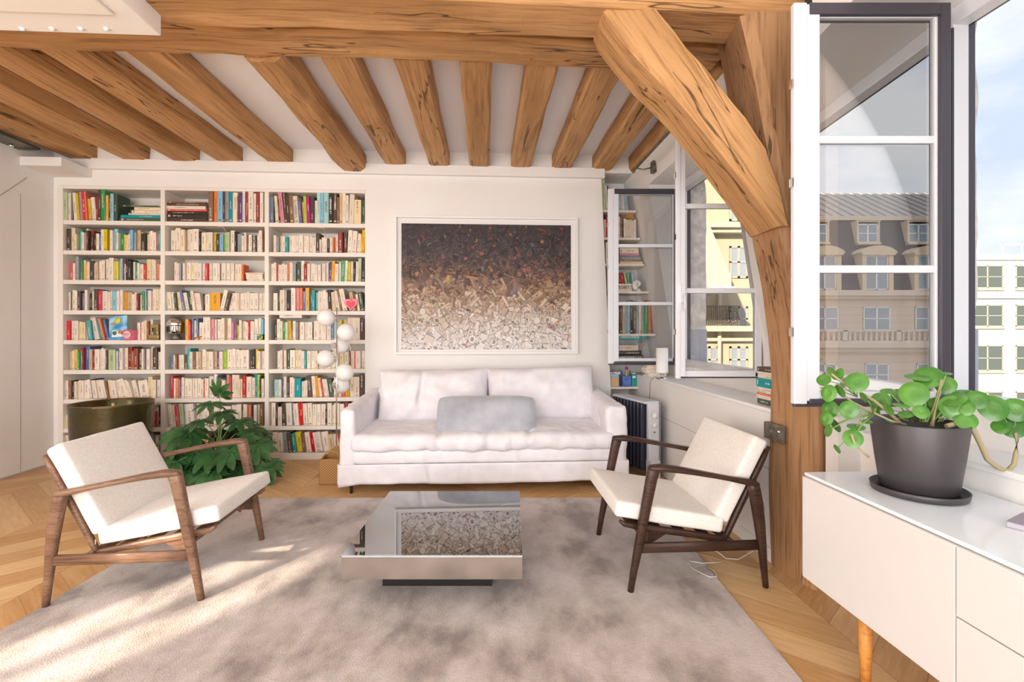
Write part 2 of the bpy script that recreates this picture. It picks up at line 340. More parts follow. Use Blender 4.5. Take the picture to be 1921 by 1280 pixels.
# low wall with its ledge under the far window
lo = MB()
lo.box((LOWX, 2.47, 0), (2.0, BW+.34, LEDZ))
struct('wall_right', lo, WALL)
SILLW = mat('white_sill', '#f4f4f3', .3)
struct('trim_5', MB().box((LOWX-.012, 2.47, LEDZ), (1.83, 4.56, LEDZ+.022)), SILLW, bev=.004)
sz = on_rx(1270, 796, LOWX)
struct('trim_6', MB().box((LOWX-.001, 2.45, sz.z-.002), (LOWX, BW, sz.z+.002)), GRV)
struct('baseboard_right', MB().box((LOWX-.014, 2.45, 0), (LOWX, BW, .075)), TRIM, bev=.003)
# slanted attic wall with two window recesses; heights of the opening
ZS, ZT = .955, 2.62; W2a, W2b, W1b, W1a = 2.95, 4.36, 1.95, .50
aw = MB()
def slant(y0, y1, z0, z1): aw.poly([(slx(z0), y0, z0), (slx(z0), y1, z0), (slx(z1), y1, z1), (slx(z1), y0, z1)])
slant(W2b, BW+.34, LEDZ, CZ); slant(2.50, W2a, LEDZ, CZ); slant(W2a, W2b, ZT+.03, CZ); slant(-2.8, W1a, 0, CZ); slant(W1a, 2.1, ZT+.03, CZ)
XO2, XO1 = 1.86, 2.04
for y in (W2a, W2b): aw.poly([(slx(ZT+.03), y, ZT+.03), (slx(LEDZ), y, LEDZ), (XO2, y, LEDZ), (XO2, y, ZT+.03)])
aw.poly([(slx(ZT+.03), W2a, ZT+.03), (slx(ZT+.03), W2b, ZT+.03), (XO2, W2b, ZT+.03), (XO2, W2a, ZT+.03)])
aw.poly([(slx(ZT+.03), W1a, ZT+.03), (slx(ZT+.03), 2.1, ZT+.03), (XO1, 2.1, ZT+.03), (XO1, W1a, ZT+.03)])
struct('wall_right_upper', aw, WALL)
pr = MB()                                                # return wall and pier between the windows
pr.box((1.64, 2.10, 0), (XO1+.02, 2.18, CZ)); pr.box((slx(1.0)-.02, 2.2, .82), (XO2, W2a, CZ)) ; pr.box((XO1-.02, W1b+.02, .0), (XO1+.02, 2.2, CZ))
pr.box((1.75, -2.8, 0), (1.80, 2.10, .775)); pr.box((XO1-.03, -2.8, .7), (XO1, 2.10, ZS-.01)); pr.box((XO1-.03, -2.8, ZS-.02), (XO1, W1a, CZ))
pr.box((XO2-.03, W2a, LEDZ), (XO2, W2b, ZS-.01))
struct('wall_right_pier', pr, WALL)
struct('trim_7', MB().box((1.74, -2.6, .770), (XO1-.03, 2.10, .793)), SILLW, bev=.004)
# stone outside faces of the wall
stn = MB()
def rough(x0, x1, y0, y1, z0, z1, seed):
    n = 26; R = []
    for k in range(n+1):
        z = z0+(z1-z0)*k/n; d = noise.noise(Vector((seed, z*5, 0)))*.022+noise.noise(Vector((seed, z*19, 4)))*.008
        R.append([(x0, y0, z), (x1+d, y0, z), (x1+d*.7, y1, z), (x0, y1, z)])
    stn.loft(R, smooth=False)
rough(XO1+.06, 2.175, W1b+.015, W2a-.05, 1.27, CZ, 3); rough(XO2+.03, 2.10, W2b+.012, W2b+.5, 1.28, CZ, 9)
struct('wall_outside_stone', stn, STONE)
LEAD = mat('grey_lead_flashing', '#a9aeba', .6); noisy(LEAD, '#a0a6b2', '#b4b9c4', nscale=5)
struct('trim_8', MB().box((XO1+.06, W1b+.015, ZS-.05), (2.185, W2a-.05, 1.27)).box((XO2+.03, W2b+.012, ZS-.05), (2.11, W2b+.5, 1.28)).box((2.03, W2a-.02, .5), (2.11, W2b+.5, ZS-.06)), LEAD)
# ---------------------------------------------------------------- windows
def fixed_frame(name, x, y0, y1):
    r = thing(name, 'x', 'x'); del r['label']; del r['category']; r['kind'] = 'structure'; r.rotation_euler[2] = YAW
    t = .05
    f = MB().box((x-.02, y0, ZS), (x+.05, y0+t, ZT)).box((x-.02, y1-t, ZS), (x+.05, y1, ZT)).box((x-.02, y0, ZS-.012), (x+.05, y1, ZS+.045)).box((x-.02, y0, ZT-.045), (x+.05, y1, ZT+.03))
    f.obj('window_frame', PVC, r, bev=.004)
    g = MB().box((x+.05, y0-.005, ZS-.02), (x+.085, y0+t*.9, ZT)).box((x+.05, y1-t*.9, ZS), (x+.085, y1+.005, ZT)).box((x+.05, y0, ZS-.03), (x+.085, y1, ZS+.035)).box((x+.05, y0, ZT-.03), (x+.085, y1, ZT+.03))
    g.obj('outer_frame', ALUD, r, bev=.003)
    s = MB().box((x-.028, y1-.052, ZS+.06), (x-.02, y1-.046, ZT-.06)).box((x-.028, y1-.02, ZS+.06), (x-.02, y1-.014, ZT-.06)); s.obj('gasket', ALUD, r)
    return r
win1 = fixed_frame('window_1', XO1-.02, W1a, W1b); win2 = fixed_frame('window_2', XO2-.02, W2a, W2b)
def sash(win, x0, x1, y, dark_front, glass, bars=(1.52, 2.06), zt=ZT-.035, zb=ZS+.005, meet=.11, th=.055):
    """an opened leaf standing square to the window wall; free edge at x0, hinges at x1"""
    e = bpy.data.objects.new('sash', None); C.objects.link(e); e.parent = win; e.location = (0, y, 0)
    fr = .045; f = MB(); d = MB(); yo = -th/2
    # meeting stile at the free edge: two stepped white profiles
    f.box((x0, yo-.006, zb), (x0+meet*.5, yo+.020, zt)); f.box((x0+meet*.5, yo-.002, zb+.012), (x0+meet, th/2, zt-.004))
    f.box((x0+meet, yo+.012, zb+.01), (x1, th/2, zb+.05)); f.box((x0+meet, yo+.012, zt-.05), (x1, th/2, zt-.01)); f.box((x1-.05, yo+.012, zb+.01), (x1-.006, th/2, zt-.01))
    f.obj('stile', PVC, e, bev=.004)
    s = yo if dark_front else th/2
    a, b = (s-.006, s+.020) if dark_front else (s-.020, s+.006)
    d.box((x0+meet*.6, a, zt-.048), (x1-.040, b, zt)); d.box((x1-.040, a, zb), (x1, b, zt)); d.box((x0+meet*.6, a, zb), (x1-.04, b, zb+.022))
    if dark_front: d.box((x0+.004, a+.004, zb-.012), (x1, b-.004, zb))
    d.obj('outer_rail', ALUD, e, bev=.003)
    g = MB().box((x0+meet-.01, -.003, zb+.03), (x1-.035, .003, zt-.03)); g.obj('glass_pane', glass, e)
    for z in bars:
        MB().box((x0+meet-.004, -.013, z-.016), (x1-.04, .013, z+.016)).obj('glazing_bar', PVC, e, bev=.004)
    h = MB()
    for z in (zb+.28, (zb+zt)/2+.07, zt-.35): h.box((x0-.006, yo-.004, z), (x0+.001, yo+.02, z+.035))
    h.obj('lock_keeper', CHROME, e); return e
def rr(X, d): return RM((X, d, 0))
a = rr(1.163, 1.93); b = rr(1.81, 1.93)
e = sash(win1, a.x, a.x+.648, a.y, True, GLASSR, zt=ZT-.003); e.rotation_euler[2] = 0
e.location = (0, a.y, 0)
def turn(e, px, py, ang):     # turn a leaf about its hinge
    e.matrix_local = Matrix.Translation((px, py, 0)) @ Matrix.Rotation(ang, 4, 'Z') @ Matrix.Translation((-px, -py, 0)) @ Matrix.Translation(e.location)
turn(e, a.x+.648, a.y, -YAW)
a = rr((1141-CX)/F*4.35, 4.35); ea = sash(win2, a.x, a.x+.655, a.y, True, GLASS, meet=.10); turn(ea, a.x+.655, a.y, -YAW)
a = rr((1269-CX)/F*2.97, 2.97); eb = sash(win2, a.x, a.x+.56, a.y, False, GLASS, meet=.062, th=.045); turn(eb, a.x+.56, a.y, -YAW)
hk = MB().box((a.x+.028, -.055, 1.44), (a.x+.048, -.02, 1.56)).box((a.x+.03, -.075, 1.485), (a.x+.046, -.05, 1.515)).sweep([(a.x+.038, -.07, 1.50), (a.x+.038, -.078, 1.44), (a.x+.038, -.078, 1.39)], .009, .006, up=(1, 0, 0)); h = hk.obj('handle', PVC, eb)
# ---------------------------------------------------------------- timbers
def beam(name, label, cat, p0, p1, wd, ht, up=(0, 0, 1), m=BEAM, amp=.007, ch=.02, seed=0, n=None, taper=None, group=None, parent=None):
    """hewn timber; its own X axis runs along the grain; p0,p1 on the centre line"""
    p0, p1 = Vector(p0), Vector(p1); L = (p1-p0).length; x = (p1-p0).normalized(); z = Vector(up); z = (z-x*z.dot(x)).normalized(); y = z.cross(x)
    n = n or max(8, int(L/.11)); R = []
    for k in range(n+1):
        t = k/n; a, b = wd/2, ht/2
        if taper: a, b = taper(t, a, b)
        pts = []
        cor = [(-a, -b), (a, -b), (a, b), (-a, b)]
        for q in range(4):
            u, v = Vector(cor[q]), Vector(cor[(q+1) % 4]); dd = (v-u).normalized(); l = (v-u).length; cc = min(ch*(1+.5*noise.noise(Vector((seed*3+q, t*L*2, 1)))), l*.3)
            for s in (cc, l*.33, l*.66, l-cc): pts.append(u+dd*s)
        ring = []
        for j, pnt in enumerate(pts):
            q = Vector((t*L, pnt[0], pnt[1])); s = Vector((seed*11.3, seed*1.7, 0))
            dy = noise.noise(Vector((t*L*1.6, 0, seed*5.1)))*amp*1.3; dz = noise.noise(Vector((t*L*1.6, 9, seed*5.1)))*amp*1.3
            rgh = noise.noise(Vector((q.x*5, q.y*9, q.z*9))+s)*amp
            nn = Vector((0, pnt[0]/a, pnt[1]/b)).normalized()
            ring.append(q+Vector((0, dy, dz))+nn*rgh)
        R.append(ring)
    o = MB().loft(R, smooth=False).obj(name, m, parent); M = Matrix(((x.x, y.x, z.x, p0.x), (x.y, y.y, z.y, p0.y), (x.z, y.z, z.z, p0.z), (0, 0, 0, 1)))
    o.matrix_world = M
    if cat: tag(o, label, cat, group, kind='thing')
    return o
ordn = 'first second third fourth fifth sixth seventh eighth ninth tenth eleventh twelfth thirteenth fourteenth fifteenth sixteenth seventeenth eighteenth nineteenth twentieth'.split()
# joists: (left px, right px) of the underside at the back wall
JZ = 2.9
jl = [(40, 96), (128, 190), (226, 290), (322, 382), (404, 461), (498, 555), (720, 765), (805, 845), (883, 917), (957, 997), (1033, 1075), (1108, 1150), (1178, 1216)]
names = ['outermost at the left, above the closet corner', 'second from the closet wall', 'third from the closet wall', 'with a long split, fourth from the closet wall', 'fifth from the closet wall', 'just left of the deep cross timber', 'just right of the deep cross timber', 'second right of the deep cross timber', 'straight above the framed picture', 'above the right half of the picture', 'above the right edge of the picture', 'partly behind the diagonal brace', 'shortest in view, beside the curtain rod']
for i, (l, r) in enumerate(jl):
    xl, xr = on_ry(l, 305, BW).x, on_ry(r, 305, BW).x; xm = (xl+xr)/2; wd = (.20 if i > 5 else .235)
    beam('ceiling_joist', 'rough oak ceiling joist '+names[i], 'beam', W(xm, 2.862, JZ+.077), W(xm, BW-.0, JZ+.077), wd, .154, seed=i+1, group='exposed oak ceiling joists')
xm = (on_ry(652, 318, BW).x+on_ry(688, 318, BW).x)/2-.03
beam('cross_timber', 'deep cracked oak cross timber between the joists, hanging lower than them', 'beam', W(xm-.02, 2.862, 2.96), W(xm, BW-.02, 2.93), .25, .21, seed=41, amp=.012, ch=.05)
xr = 1.4
beam('header_beam', 'long oak header beam carrying the near ends of the ceiling joists', 'beam', W(-4.1, 2.72, 2.985), W(xr, 2.74, 2.985), .25, .2, seed=23, amp=.012, m=BEAM, n=60)
beam('tie_beam', 'heavy oak tie beam running across the top of the picture in front of the joists', 'beam', W(-4.1, 2.335, 2.945), W(1.55, 2.335, 2.945), .27, .27, seed=31, amp=.010, ch=.018, n=70)
# post: irregular, flaring towards the top (jowl)
def ring_at(z, rl, fl, dfr=2.27, dbk=2.545, back=.12):
    a = at_d(rl-9, HZ-(z-H)*F/dbk, dbk); b = at_d(fl, HZ-(z-H)*F/dfr, dfr); back = .10 if z < .95 else .24; bx = Vector((b.x+back if z < .95 else 1.66, b.y+.02, z)); ax = Vector((a.x+back if z < .95 else 1.66, a.y, z)); return [a, b, bx, ax]
prof = [(0, 1451, 1530), (.3, 1449, 1531), (.6, 1448, 1533), (.9, 1450, 1533), (1.2, 1446, 1515), (1.5, 1432, 1490), (1.70, 1418, 1474), (1.78, 1412, 1468), (2.1, 1404, 1449), (2.5, 1382, 1420), (2.70, 1372, 1402), (2.81, 1366, 1391)]
R = []
K = 34
for k in range(K+1):
    z = 2.81*k/K
    for j in range(len(prof)-1):
        if prof[j][0] <= z <= prof[j+1][0]+1e-6: u = (z-prof[j][0])/(prof[j+1][0]-prof[j][0]); rl = prof[j][1]*(1-u)+prof[j+1][1]*u; fl = prof[j][2]*(1-u)+prof[j+1][2]*u
    q = ring_at(z, rl, fl); ring = []
    for e_ in range(4):
        u_, v_ = q[e_], q[(e_+1) % 4]
        for s in (.1, .36, .64, .9):
            pnt = u_.lerp(v_, s); g = noise.noise(Vector((pnt.x*9, pnt.y*9, z*3)))*.007; c0 = (q[0]+q[2])/2; nn = (pnt-c0); nn.z = 0; ring.append(pnt+nn.normalized()*g)
    R.append([Vector((-(p.z), p.y, p.x)) for p in ring])
pm = MB().loft(R, smooth=False)
post = pm.obj('oak_post', BEAM2); post.matrix_world = Matrix(((0, 0, 1, 0), (0, 1, 0, 0), (-1, 0, 0, 0), (0, 0, 0, 1)))
tag(post, 'tall old oak post between the two windows, flaring wider at the top', 'post', kind='thing')
# diagonal brace: silhouette from the front face, own thickness behind
DF, DB = 2.255, 2.53
Lp = [(1130, 14), (1137, 32), (1172, 79), (1213, 124), (1262, 172), (1316, 236), (1367, 300), (1420, 368), (1462, 424)]
Rp = [(1236, 14), (1256, 40), (1300, 94), (1334, 133), (1366, 172), (1404, 220), (1441, 279), (1462, 345), (1480, 424)]
R = []
for k in range(len(Lp)*4-3):
    t = k/4; i = min(int(t), len(Lp)-2); u = t-i
    l = Vector((Lp[i][0]*(1-u)+Lp[i+1][0]*u, Lp[i][1]*(1-u)+Lp[i+1][1]*u)); r = Vector((Rp[i][0]*(1-u)+Rp[i+1][0]*u, Rp[i][1]*(1-u)+Rp[i+1][1]*u))
    a, b = at_d(l.x, l.y, DF), at_d(r.x, r.y, DF); a2 = Vector((a.x-.004, DB, a.z)); b2_ = Vector((b.x, DB, b.z)); q = [a2, a, b, b2_]; ring = []
    cc = (a+b2_)/2
    for e_ in range(4):
        for s in (.07, .36, .64, .93):
            pnt = q[e_].lerp(q[(e_+1) % 4], s); g = noise.noise(Vector((pnt.x*7+3, pnt.y*7, pnt.z*7)))*.008; ring.append(pnt+(pnt-cc).normalized()*g)
    R.append(ring)
ax = (at_d(1471, 424, DF)-at_d(1183, 14, DF)).normalized(); org = at_d(1183, 14, DF); yy = Vector((0, 1, 0)); zz = ax.cross(yy).normalized(); yy = zz.cross(ax)
BM = Matrix(((ax.x, yy.x, zz.x, org.x), (ax.y, yy.y, zz.y, org.y), (ax.z, yy.z, zz.z, org.z), (0, 0, 0, 1))); BI = BM.inverted()
br = MB().loft([[BI @ p for p in rg] for rg in R], smooth=False)
hp = at_d(1181, 148, 2.30); hl = BI @ hp
brace = br.obj('diagonal_brace', BEAM); brace.matrix_world = BM; tag(brace, 'thick diagonal oak brace joining the tie beam to the tall post', 'beam', kind='thing')
beam('small_strut', 'short dark oak strut behind the joint of the post and the tie beam', 'beam', at_d(1362, 40, 2.66), at_d(1408, 250, 2.66), .13, .10, up=(0, 1, 0), m=BEAM2, seed=57)
# iron strap on the post
st = thing('iron_strap', 'forged iron strap with a bolt nailed round the oak post', 'strap', (0, 0, 0))
p = [at_d(1437, 806, 2.60), at_d(1441, 806, 2.52), at_d(1473, 817, 2.41)]
mm = MB(); a0, a1, a2 = p; hh = .045
mm.loft([[a0+Vector((0, 0, -hh)), a0+Vector((0, 0, hh)), a0+Vector((-.012, 0, hh)), a0+Vector((-.012, 0, -hh))], [a1+Vector((0, 0, -hh)), a1+Vector((0, 0, hh)), a1+Vector((-.012, -.008, hh)), a1+Vector((-.012, -.008, -hh))], [a2+Vector((0, 0, -hh)), a2+Vector((0, 0, hh)), a2+Vector((-.014, 0, hh)), a2+Vector((-.014, 0, -hh))]], smooth=False)
mm.obj('strap', IRON, st, bev=.002)
MB().sphere(a1.lerp(a2, .82)+Vector((-.016, 0, .012)), .010).obj('bolt_head', CHROME, st)
MB().sphere(a1.lerp(a2, .3)+Vector((-.010, 0, 0)), .012).obj('bolt_head', IRON, st)
# white boxed steel beam, top left
p = at_d(303, 68, 2.30); pr_ = RM(p)
bx = thing('boxed_steel_beam', 'white painted boxed beam with a row of bolt heads, top left corner', 'beam', (0, 0, 0), YAW)
M1 = MB().box((-3.6, pr_.y-.9, p.z), (pr_.x, pr_.y, p.z+.34)); M1.obj('casing', mat('white_steel_paint', '#efe9e2', .45), bx, bev=.006)
MB().box((-3.6, pr_.y-.9, p.z-.012), (pr_.x-.10, pr_.y-.16, p.z)).obj('bottom_plate', mat('white_steel_paint_2', '#ece4da', .5), bx, bev=.01)
for px_ in (42, 98, 152, 200):
    v = on_z(px_, 40+px_*.03, p.z) if False else at_d(px_, 38+px_*.055, 2.24); v = RM(v); MB().sphere((v.x, v.y, p.z-.012 if False else p.z), .012, 12).obj('bolt_head', TRIM, bx)
# glass panel and dark bracket at far left
gb = thing('glass_rail_bracket', 'dark metal bracket holding a clear glass panel under the leftmost joists', 'bracket', (0, 0, 0), YAW)
v0, v1 = RM(at_d(-10, 258, 3.9)), RM(at_d(76, 286, 4.15))
MB().box((v1.x-.25, v0.y-.5, v1.z+.02), (v1.x, v1.y, v1.z+.04)).obj('metal_plate', mat('dark_bracket', '#6d6a62', .35, .8), gb)
MB().box((v1.x-.23, v0.y-.5, v1.z-.16), (v1.x-.218, v1.y-.25, v1.z+.02)).obj('glass_panel', glass_mat('green_glass', .25, (.85, .95, .92, 1)), gb)
for k in range(3): MB().lathe([(.016, 0), (.016, .02)], 14, 0, (v1.x-.13, v1.y-.12-k*.2, v1.z)).obj('bolt_head', CHROME, gb)
# curtain rod
cr_ = thing('curtain_rod', 'thin iron curtain rod with a ball end beside the far window', 'curtain rod', (0, 0, 0), YAW)
r0 = RM(at_d(1190, 319, 4.30)); r1 = Vector((r0.x, 2.9, r0.z))
MB().sweep([(r0.x, r0.y-.03, r0.z), (r0.x, 2.75, r0.z)], .011, n=10, up=(0, 0, 1)).obj('rod', IRON, cr_)
MB().sphere((r0.x, r0.y+.03, r0.z-.0), .019, 14).sweep([(r0.x, r0.y-.05, r0.z), (r0.x, r0.y+.02, r0.z)], .008).obj('ball_end', IRON, cr_)
bq = slx(r0.z)
MB().sweep([(r0.x, r0.y-.08, r0.z-.012), (r0.x+.05, r0.y-.08, r0.z-.022), (bq-.01, r0.y-.08, r0.z-.0)], .006).box((bq-.034, r0.y-.11, r0.z-.05), (bq, r0.y-.05, r0.z+.05)).obj('wall_bracket', IRON, cr_)
# ================================================================ FURNITURE
# rug
rm = mat('silk_rug', '#b3a399', .75, spec=.25, Sheen_Weight=.4)
def rugn(m):
    b = m.node_tree.nodes['Principled BSDF']; tc = N(m, 'TexCoord')
    def ns(sc, scale, det, ro=.5):
        mp = N(m, 'Mapping'); mp.inputs['Scale'].default_value = sc; LK(m, tc.outputs['Object'], mp.inputs[0])
        n = N(m, 'TexNoise'); n.inputs['Scale'].default_value = scale; n.inputs['Detail'].default_value = det; n.inputs['Roughness'].default_value = ro; n.inputs['Distortion'].default_value = .12; LK(m, mp.outputs[0], n.inputs['Vector']); return n
    a = ns((1.5, 1.0, 1), 2.4, 9, .6); r = N(m, 'ValToRGB'); e = r.color_ramp.elements
    e[0].position = .36; e[0].color = lin('#80706a'); e[1].position = .60; e[1].color = lin('#c8bbb6'); k = r.color_ramp.elements.new(.47); k.color = lin('#ab9d94'); LK(m, a.outputs[0], r.inputs[0])
    f = ns((5, 60, 1), 6, 3); r2 = N(m, 'ValToRGB'); e = r2.color_ramp.elements; e[0].position = .25; e[0].color = (.72, .70, .68, 1); e[1].position = .7; e[1].color = (1.08, 1.08, 1.08, 1); LK(m, f.outputs[0], r2.inputs[0])
    mx = N(m, 'MixRGB', blend_type='MULTIPLY'); mx.inputs[0].default_value = .75; LK(m, r.outputs[0], mx.inputs[1]); LK(m, r2.outputs[0], mx.inputs[2]); LK(m, mx.outputs[0], b.inputs['Base Color'])
    g = ns((1, 1, 1), 160, 2); bp = N(m, 'Bump'); bp.inputs['Strength'].default_value = .6; bp.inputs['Distance'].default_value = .006; LK(m, g.outputs[0], bp.inputs['Height']); LK(m, bp.outputs[0], b.inputs['Normal'])
rugn(rm)
mm = MB(); X0, X1, Y0, Y1 = -2.135, 1.037, -.6, 3.515; n = 60; R = []
pts = []
for k in range(n): pts.append((X0+(X1-X0)*k/n, Y0))
for k in range(n): pts.append((X1+noise.noise(Vector((k*.4, 1, 0)))*.006, Y0+(Y1-Y0)*k/n))
for k in range(n): pts.append((X1-(X1-X0)*k/n, Y1+noise.noise(Vector((k*.4, 5, 0)))*.006))
for k in range(n): pts.append((X0+noise.noise(Vector((k*.4, 9, 0)))*.006, Y1-(Y1-Y0)*k/n))
mm.loft([[(x, y, 0.0005) for x, y in pts], [(x, y, .011) for x, y in pts], [(x*.998, y*.999, .014) for x, y in pts]], smooth=False)
rug = mm.obj('rug', rm); tag(rug, 'large mottled taupe silk rug with a short pile on the oak floor', 'rug')
RZ = .014
# coffee table
t = thing('coffee_table', 'low square mirrored coffee table on a small black plinth', 'coffee table', (-.354, 2.49, RZ))
TH = .27-RZ
a = MB().box((-.40, -.415, TH-.108), (.40, .415, TH-.006)); a.obj('box_body', STEEL, t, bev=.0015)
MB().box((-.402, -.417, TH-.006), (.402, .417, TH)).obj('mirror_top', MIRROR, t, bev=.001)
MB().box((-.28, -.195, 0), (.255, .22, TH-.108)).obj('plinth', BLACK, t)
# ---------------------------------------------------------------- lounge chairs
def make_chair(name, label, wood, loc, rz):
    c = thing(name, label, 'armchair', loc, rz, 'wooden lounge chairs')
    hw = .315
    for s in (-1, 1):
        y = s*hw
        MB().sweep([(.335, y*1.0, 0), (.318, y, .10), (.295, y, .22), (.272, y, .34), (.248, y, .46), (.232, y, .54), (.222, y, .578), (.219, y, .592)], [.014, .017, .021, .024, .026, .028, .030, .022], [.014, .016, .0185, .020, .021, .022, .024, .016], up=(0, 1, 0), ex=2.6).obj('leg', wood, c)
        MB().sweep([(-.335, y, 0), (-.325, y, .10), (-.315, y, .21), (-.303, y, .32), (-.290, y, .41), (-.278, y, .475), (-.272, y, .505), (-.270, y, .514)], [.013, .016, .021, .026, .029, .029, .026, .016], [.013, .015, .018, .020, .021, .021, .019, .012], up=(0, 1, 0), ex=2.6).obj('leg', wood, c)
        P = [(.248, y, .586), (.238, y, .590), (.18, y, .590), (.10, y, .580), (.02, y, .566), (-.07, y, .549), (-.15, y, .533), (-.22, y, .519), (-.275, y, .509), (-.296, y, .500)]
        MB().sweep(P, [.014, .024, .031, .031, .029, .025, .022, .022, .024, .016], [.008, .014, .018, .0155, .0135, .0125, .0125, .015, .017, .010], up=(0, 0, 1), ex=2.5, n=14).obj('armrest', wood, c)
        MB().sweep([(.305, y, .207), (-.315, y, .207)], [.011, .011], [.024, .024], up=(0, 0, 1), ex=4).obj('stretcher', wood, c)
        yr = s*.262
        MB().sweep([(.372, yr, .318), (.35, yr, .302), (.28, yr, .288), (.12, yr, .262), (-.02, yr, .238), (-.13, yr, .216), (-.17, yr, .212)], [.010, .012, .014, .014, .014, .013, .010], [.008, .012, .016, .017, .016, .015, .012], up=(0, 0, 1), ex=3).obj('seat_rail', wood, c)
        MB().sweep([(-.150, yr, .200), (-.170, yr, .245), (-.235, yr, .38), (-.30, yr, .51), (-.352, yr, .61), (-.385, yr, .672)], [.009, .013, .015, .015, .013, .008], [.011, .014, .015, .015, .012, .008], up=(0, 1, 0), ex=3).obj('back_rail', wood, c)
    for x, z in ((.262, .262), (-.175, .207)):
        MB().sweep([(x, -hw, z), (x, hw, z)], .014, .026 if x > 0 else .018, up=(0, 0, 1), ex=3.5).obj('cross_rail', wood, c)
    for y in (-.262, .25): MB().prism([(.30, y, .285), (.12, y, .258), (.24, y, .19)], (0, .012, 0)).obj('gusset', wood, c)
    for k in range(4):
        x = .30-k*.125; z = .288-k*.022
        MB().sweep([(x, -.262, z), (x, .262, z)], .026, .005, up=(0, 0, 1), ex=4).obj('seat_slat', wood, c)
    for k in range(5):
        u = k/4; x = -.215-.15*u; z = .335+.30*u
        MB().sweep([(x, -.262, z), (x, .262, z)], .006, .022, up=(-.25, 0, 1), ex=3).obj('back_slat', wood, c)
    # cushions
    cm = MB(); ang = math.atan2(.092, .52)
    M = Matrix.Translation((.128, 0, .338)) @ Matrix.Rotation(-ang, 4, 'Y')
    cm.rbox((0, 0, 0), (.545, .575, .078), .017, seg=16, amp=.002, fr=6, puff=.008, M=M); cm.obj('seat_cushion', CHAIRC, c)
    bm_ = MB(); ang2 = math.atan2(.205, .40)
    M = Matrix.Translation((-.238, 0, .512)) @ Matrix.Rotation(-ang2, 4, 'Y')
    M = M @ Matrix.Rotation(PI/2, 4, 'Y')
    bm_.rbox((0, 0, 0), (.455, .555, .075), .017, seg=16, amp=.002, fr=6, seed=4, puff=.006, M=M); bm_.obj('back_cushion', CHAIRC, c)
    zp = MB().box((-.146, -.2895, .262), (-.142, -.2875, .285)); zp.obj('zip_pull', CHROME, c)
    return c
fr_, rr_ = on_z(1182, 1110, RZ), on_z(1437, 1107, .0); far = on_z(1128, 1008, RZ)
mid = (fr_+rr_)/2; d = (fr_-rr_); rz = math.atan2(d.y, d.x); cen = mid+Vector((-math.sin(rz), math.cos(rz), 0))*(-.315)
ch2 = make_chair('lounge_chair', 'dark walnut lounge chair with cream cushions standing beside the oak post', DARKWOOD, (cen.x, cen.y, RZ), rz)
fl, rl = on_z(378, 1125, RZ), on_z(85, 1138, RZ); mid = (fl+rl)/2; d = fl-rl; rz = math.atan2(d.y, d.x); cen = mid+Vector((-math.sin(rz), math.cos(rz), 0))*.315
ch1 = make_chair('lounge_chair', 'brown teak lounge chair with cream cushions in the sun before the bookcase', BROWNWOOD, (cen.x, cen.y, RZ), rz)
# ---------------------------------------------------------------- sofa
sf = thing('sofa', 'white linen slipcovered sofa under the large framed picture', 'sofa', W(0.0, 4.17), YAW)
hwid, fy, by_ = 1.130, -.50, .50
def cloth(mb_, sheet):                                     # sheet: function (u,v)->point on a grid
    return mb_
def side_arm(s):
    m_ = MB(); w_ = .125 if s < 0 else .17
    x = s*(hwid-w_/2)
    m_.rbox((x, 0, .385), (w_, 1.0, .60), .045, seg=26, amp=.012 if s > 0 else .006, fr=7, seed=3 if s < 0 else 8)
    for i in range(len(m_.v)):                              # arm falls slightly to the front and rumples
        v = m_.v[i]; k = (v[1]+.5); z = v[2]
        if z > .3: z += (k-.5)*.05*(z-.3)/.38
        if s > 0 and v[1] < -.3 and z > .3: z += noise.noise(Vector((v[0]*16, v[1]*12, z*16)))*.015
        m_.v[i] = (v[0], v[1], z)
    return m_
side_arm(-1).obj('arm', LINEN, sf); side_arm(1).obj('arm', LINEN, sf)
bk = MB().rbox((0, .40, .42), (2.05, .19, .66), .06, seg=30, amp=.008, fr=5, seed=5); bk.obj('back', LINEN, sf)
# skirt: hanging cloth around the base with folds and an uneven hem
sk = MB(); n = 150; rings = []
path = []
for k in range(n+1):
    u = k/n
    path.append((-hwid+2*hwid*u, fy-.005))
def skirt(x0, y0, x1, y1, n, sd, mbx):
    rows = []
    for j in range(9):
        v = j/8; row = []
        for k in range(n+1):
            u = k/n; x = x0+(x1-x0)*u; y = y0+(y1-y0)*u
            zt_, zb_ = .235, .078+.012*noise.noise(Vector((u*3, sd, 0)))+(-.02*max(0, 1-u*14)-.01*max(0, 1-(1-u)*12) if y0 == y1 else 0)
            f = noise.noise(Vector((u*9, sd+3, v*.7)))*.016*v+noise.noise(Vector((u*26, sd, v*1.5)))*.006*v
            nx, ny = (0, -1) if y0 == y1 else ((-1 if x0 < 0 else 1), 0)
            row.append((x+nx*f, y+ny*f, zt_*(1-v)+zb_*v))
        rows.append(row)
    i0 = len(mbx.v)
    for r in rows: mbx.v += r
    for j in range(8):
        for k in range(n):
            a = i0+j*(n+1)+k; mbx.f.append((a, a+n+1, a+n+2, a+1)); mbx.m.append(0); mbx.sm.append(True)
skirt(-hwid-.004, fy-.008, hwid+.004, fy-.008, 150, 1, sk); skirt(-hwid-.004, fy, -hwid-.004, by_, 60, 12, sk); skirt(hwid+.004, fy, hwid+.004, by_, 60, 25, sk)
so_ = sk.obj('skirt', LINEN, sf); md = so_.modifiers.new('solid', 'SOLIDIFY'); md.thickness = .004
MB().box((-1.06, -.44, .10), (1.06, .44, .24)).obj('base', LINEN, sf)
MB().rbox((-.01, -.055, .285), (2.03, .90, .115), .035, seg=40, amp=.005, fr=8, seed=6).obj('mattress', LINEN, sf)
sc_ = MB().rbox((-.01, -.07, .395), (2.06, .93, .135), .06, seg=110, amp=.010, fr=6, seed=9, puff=.015)
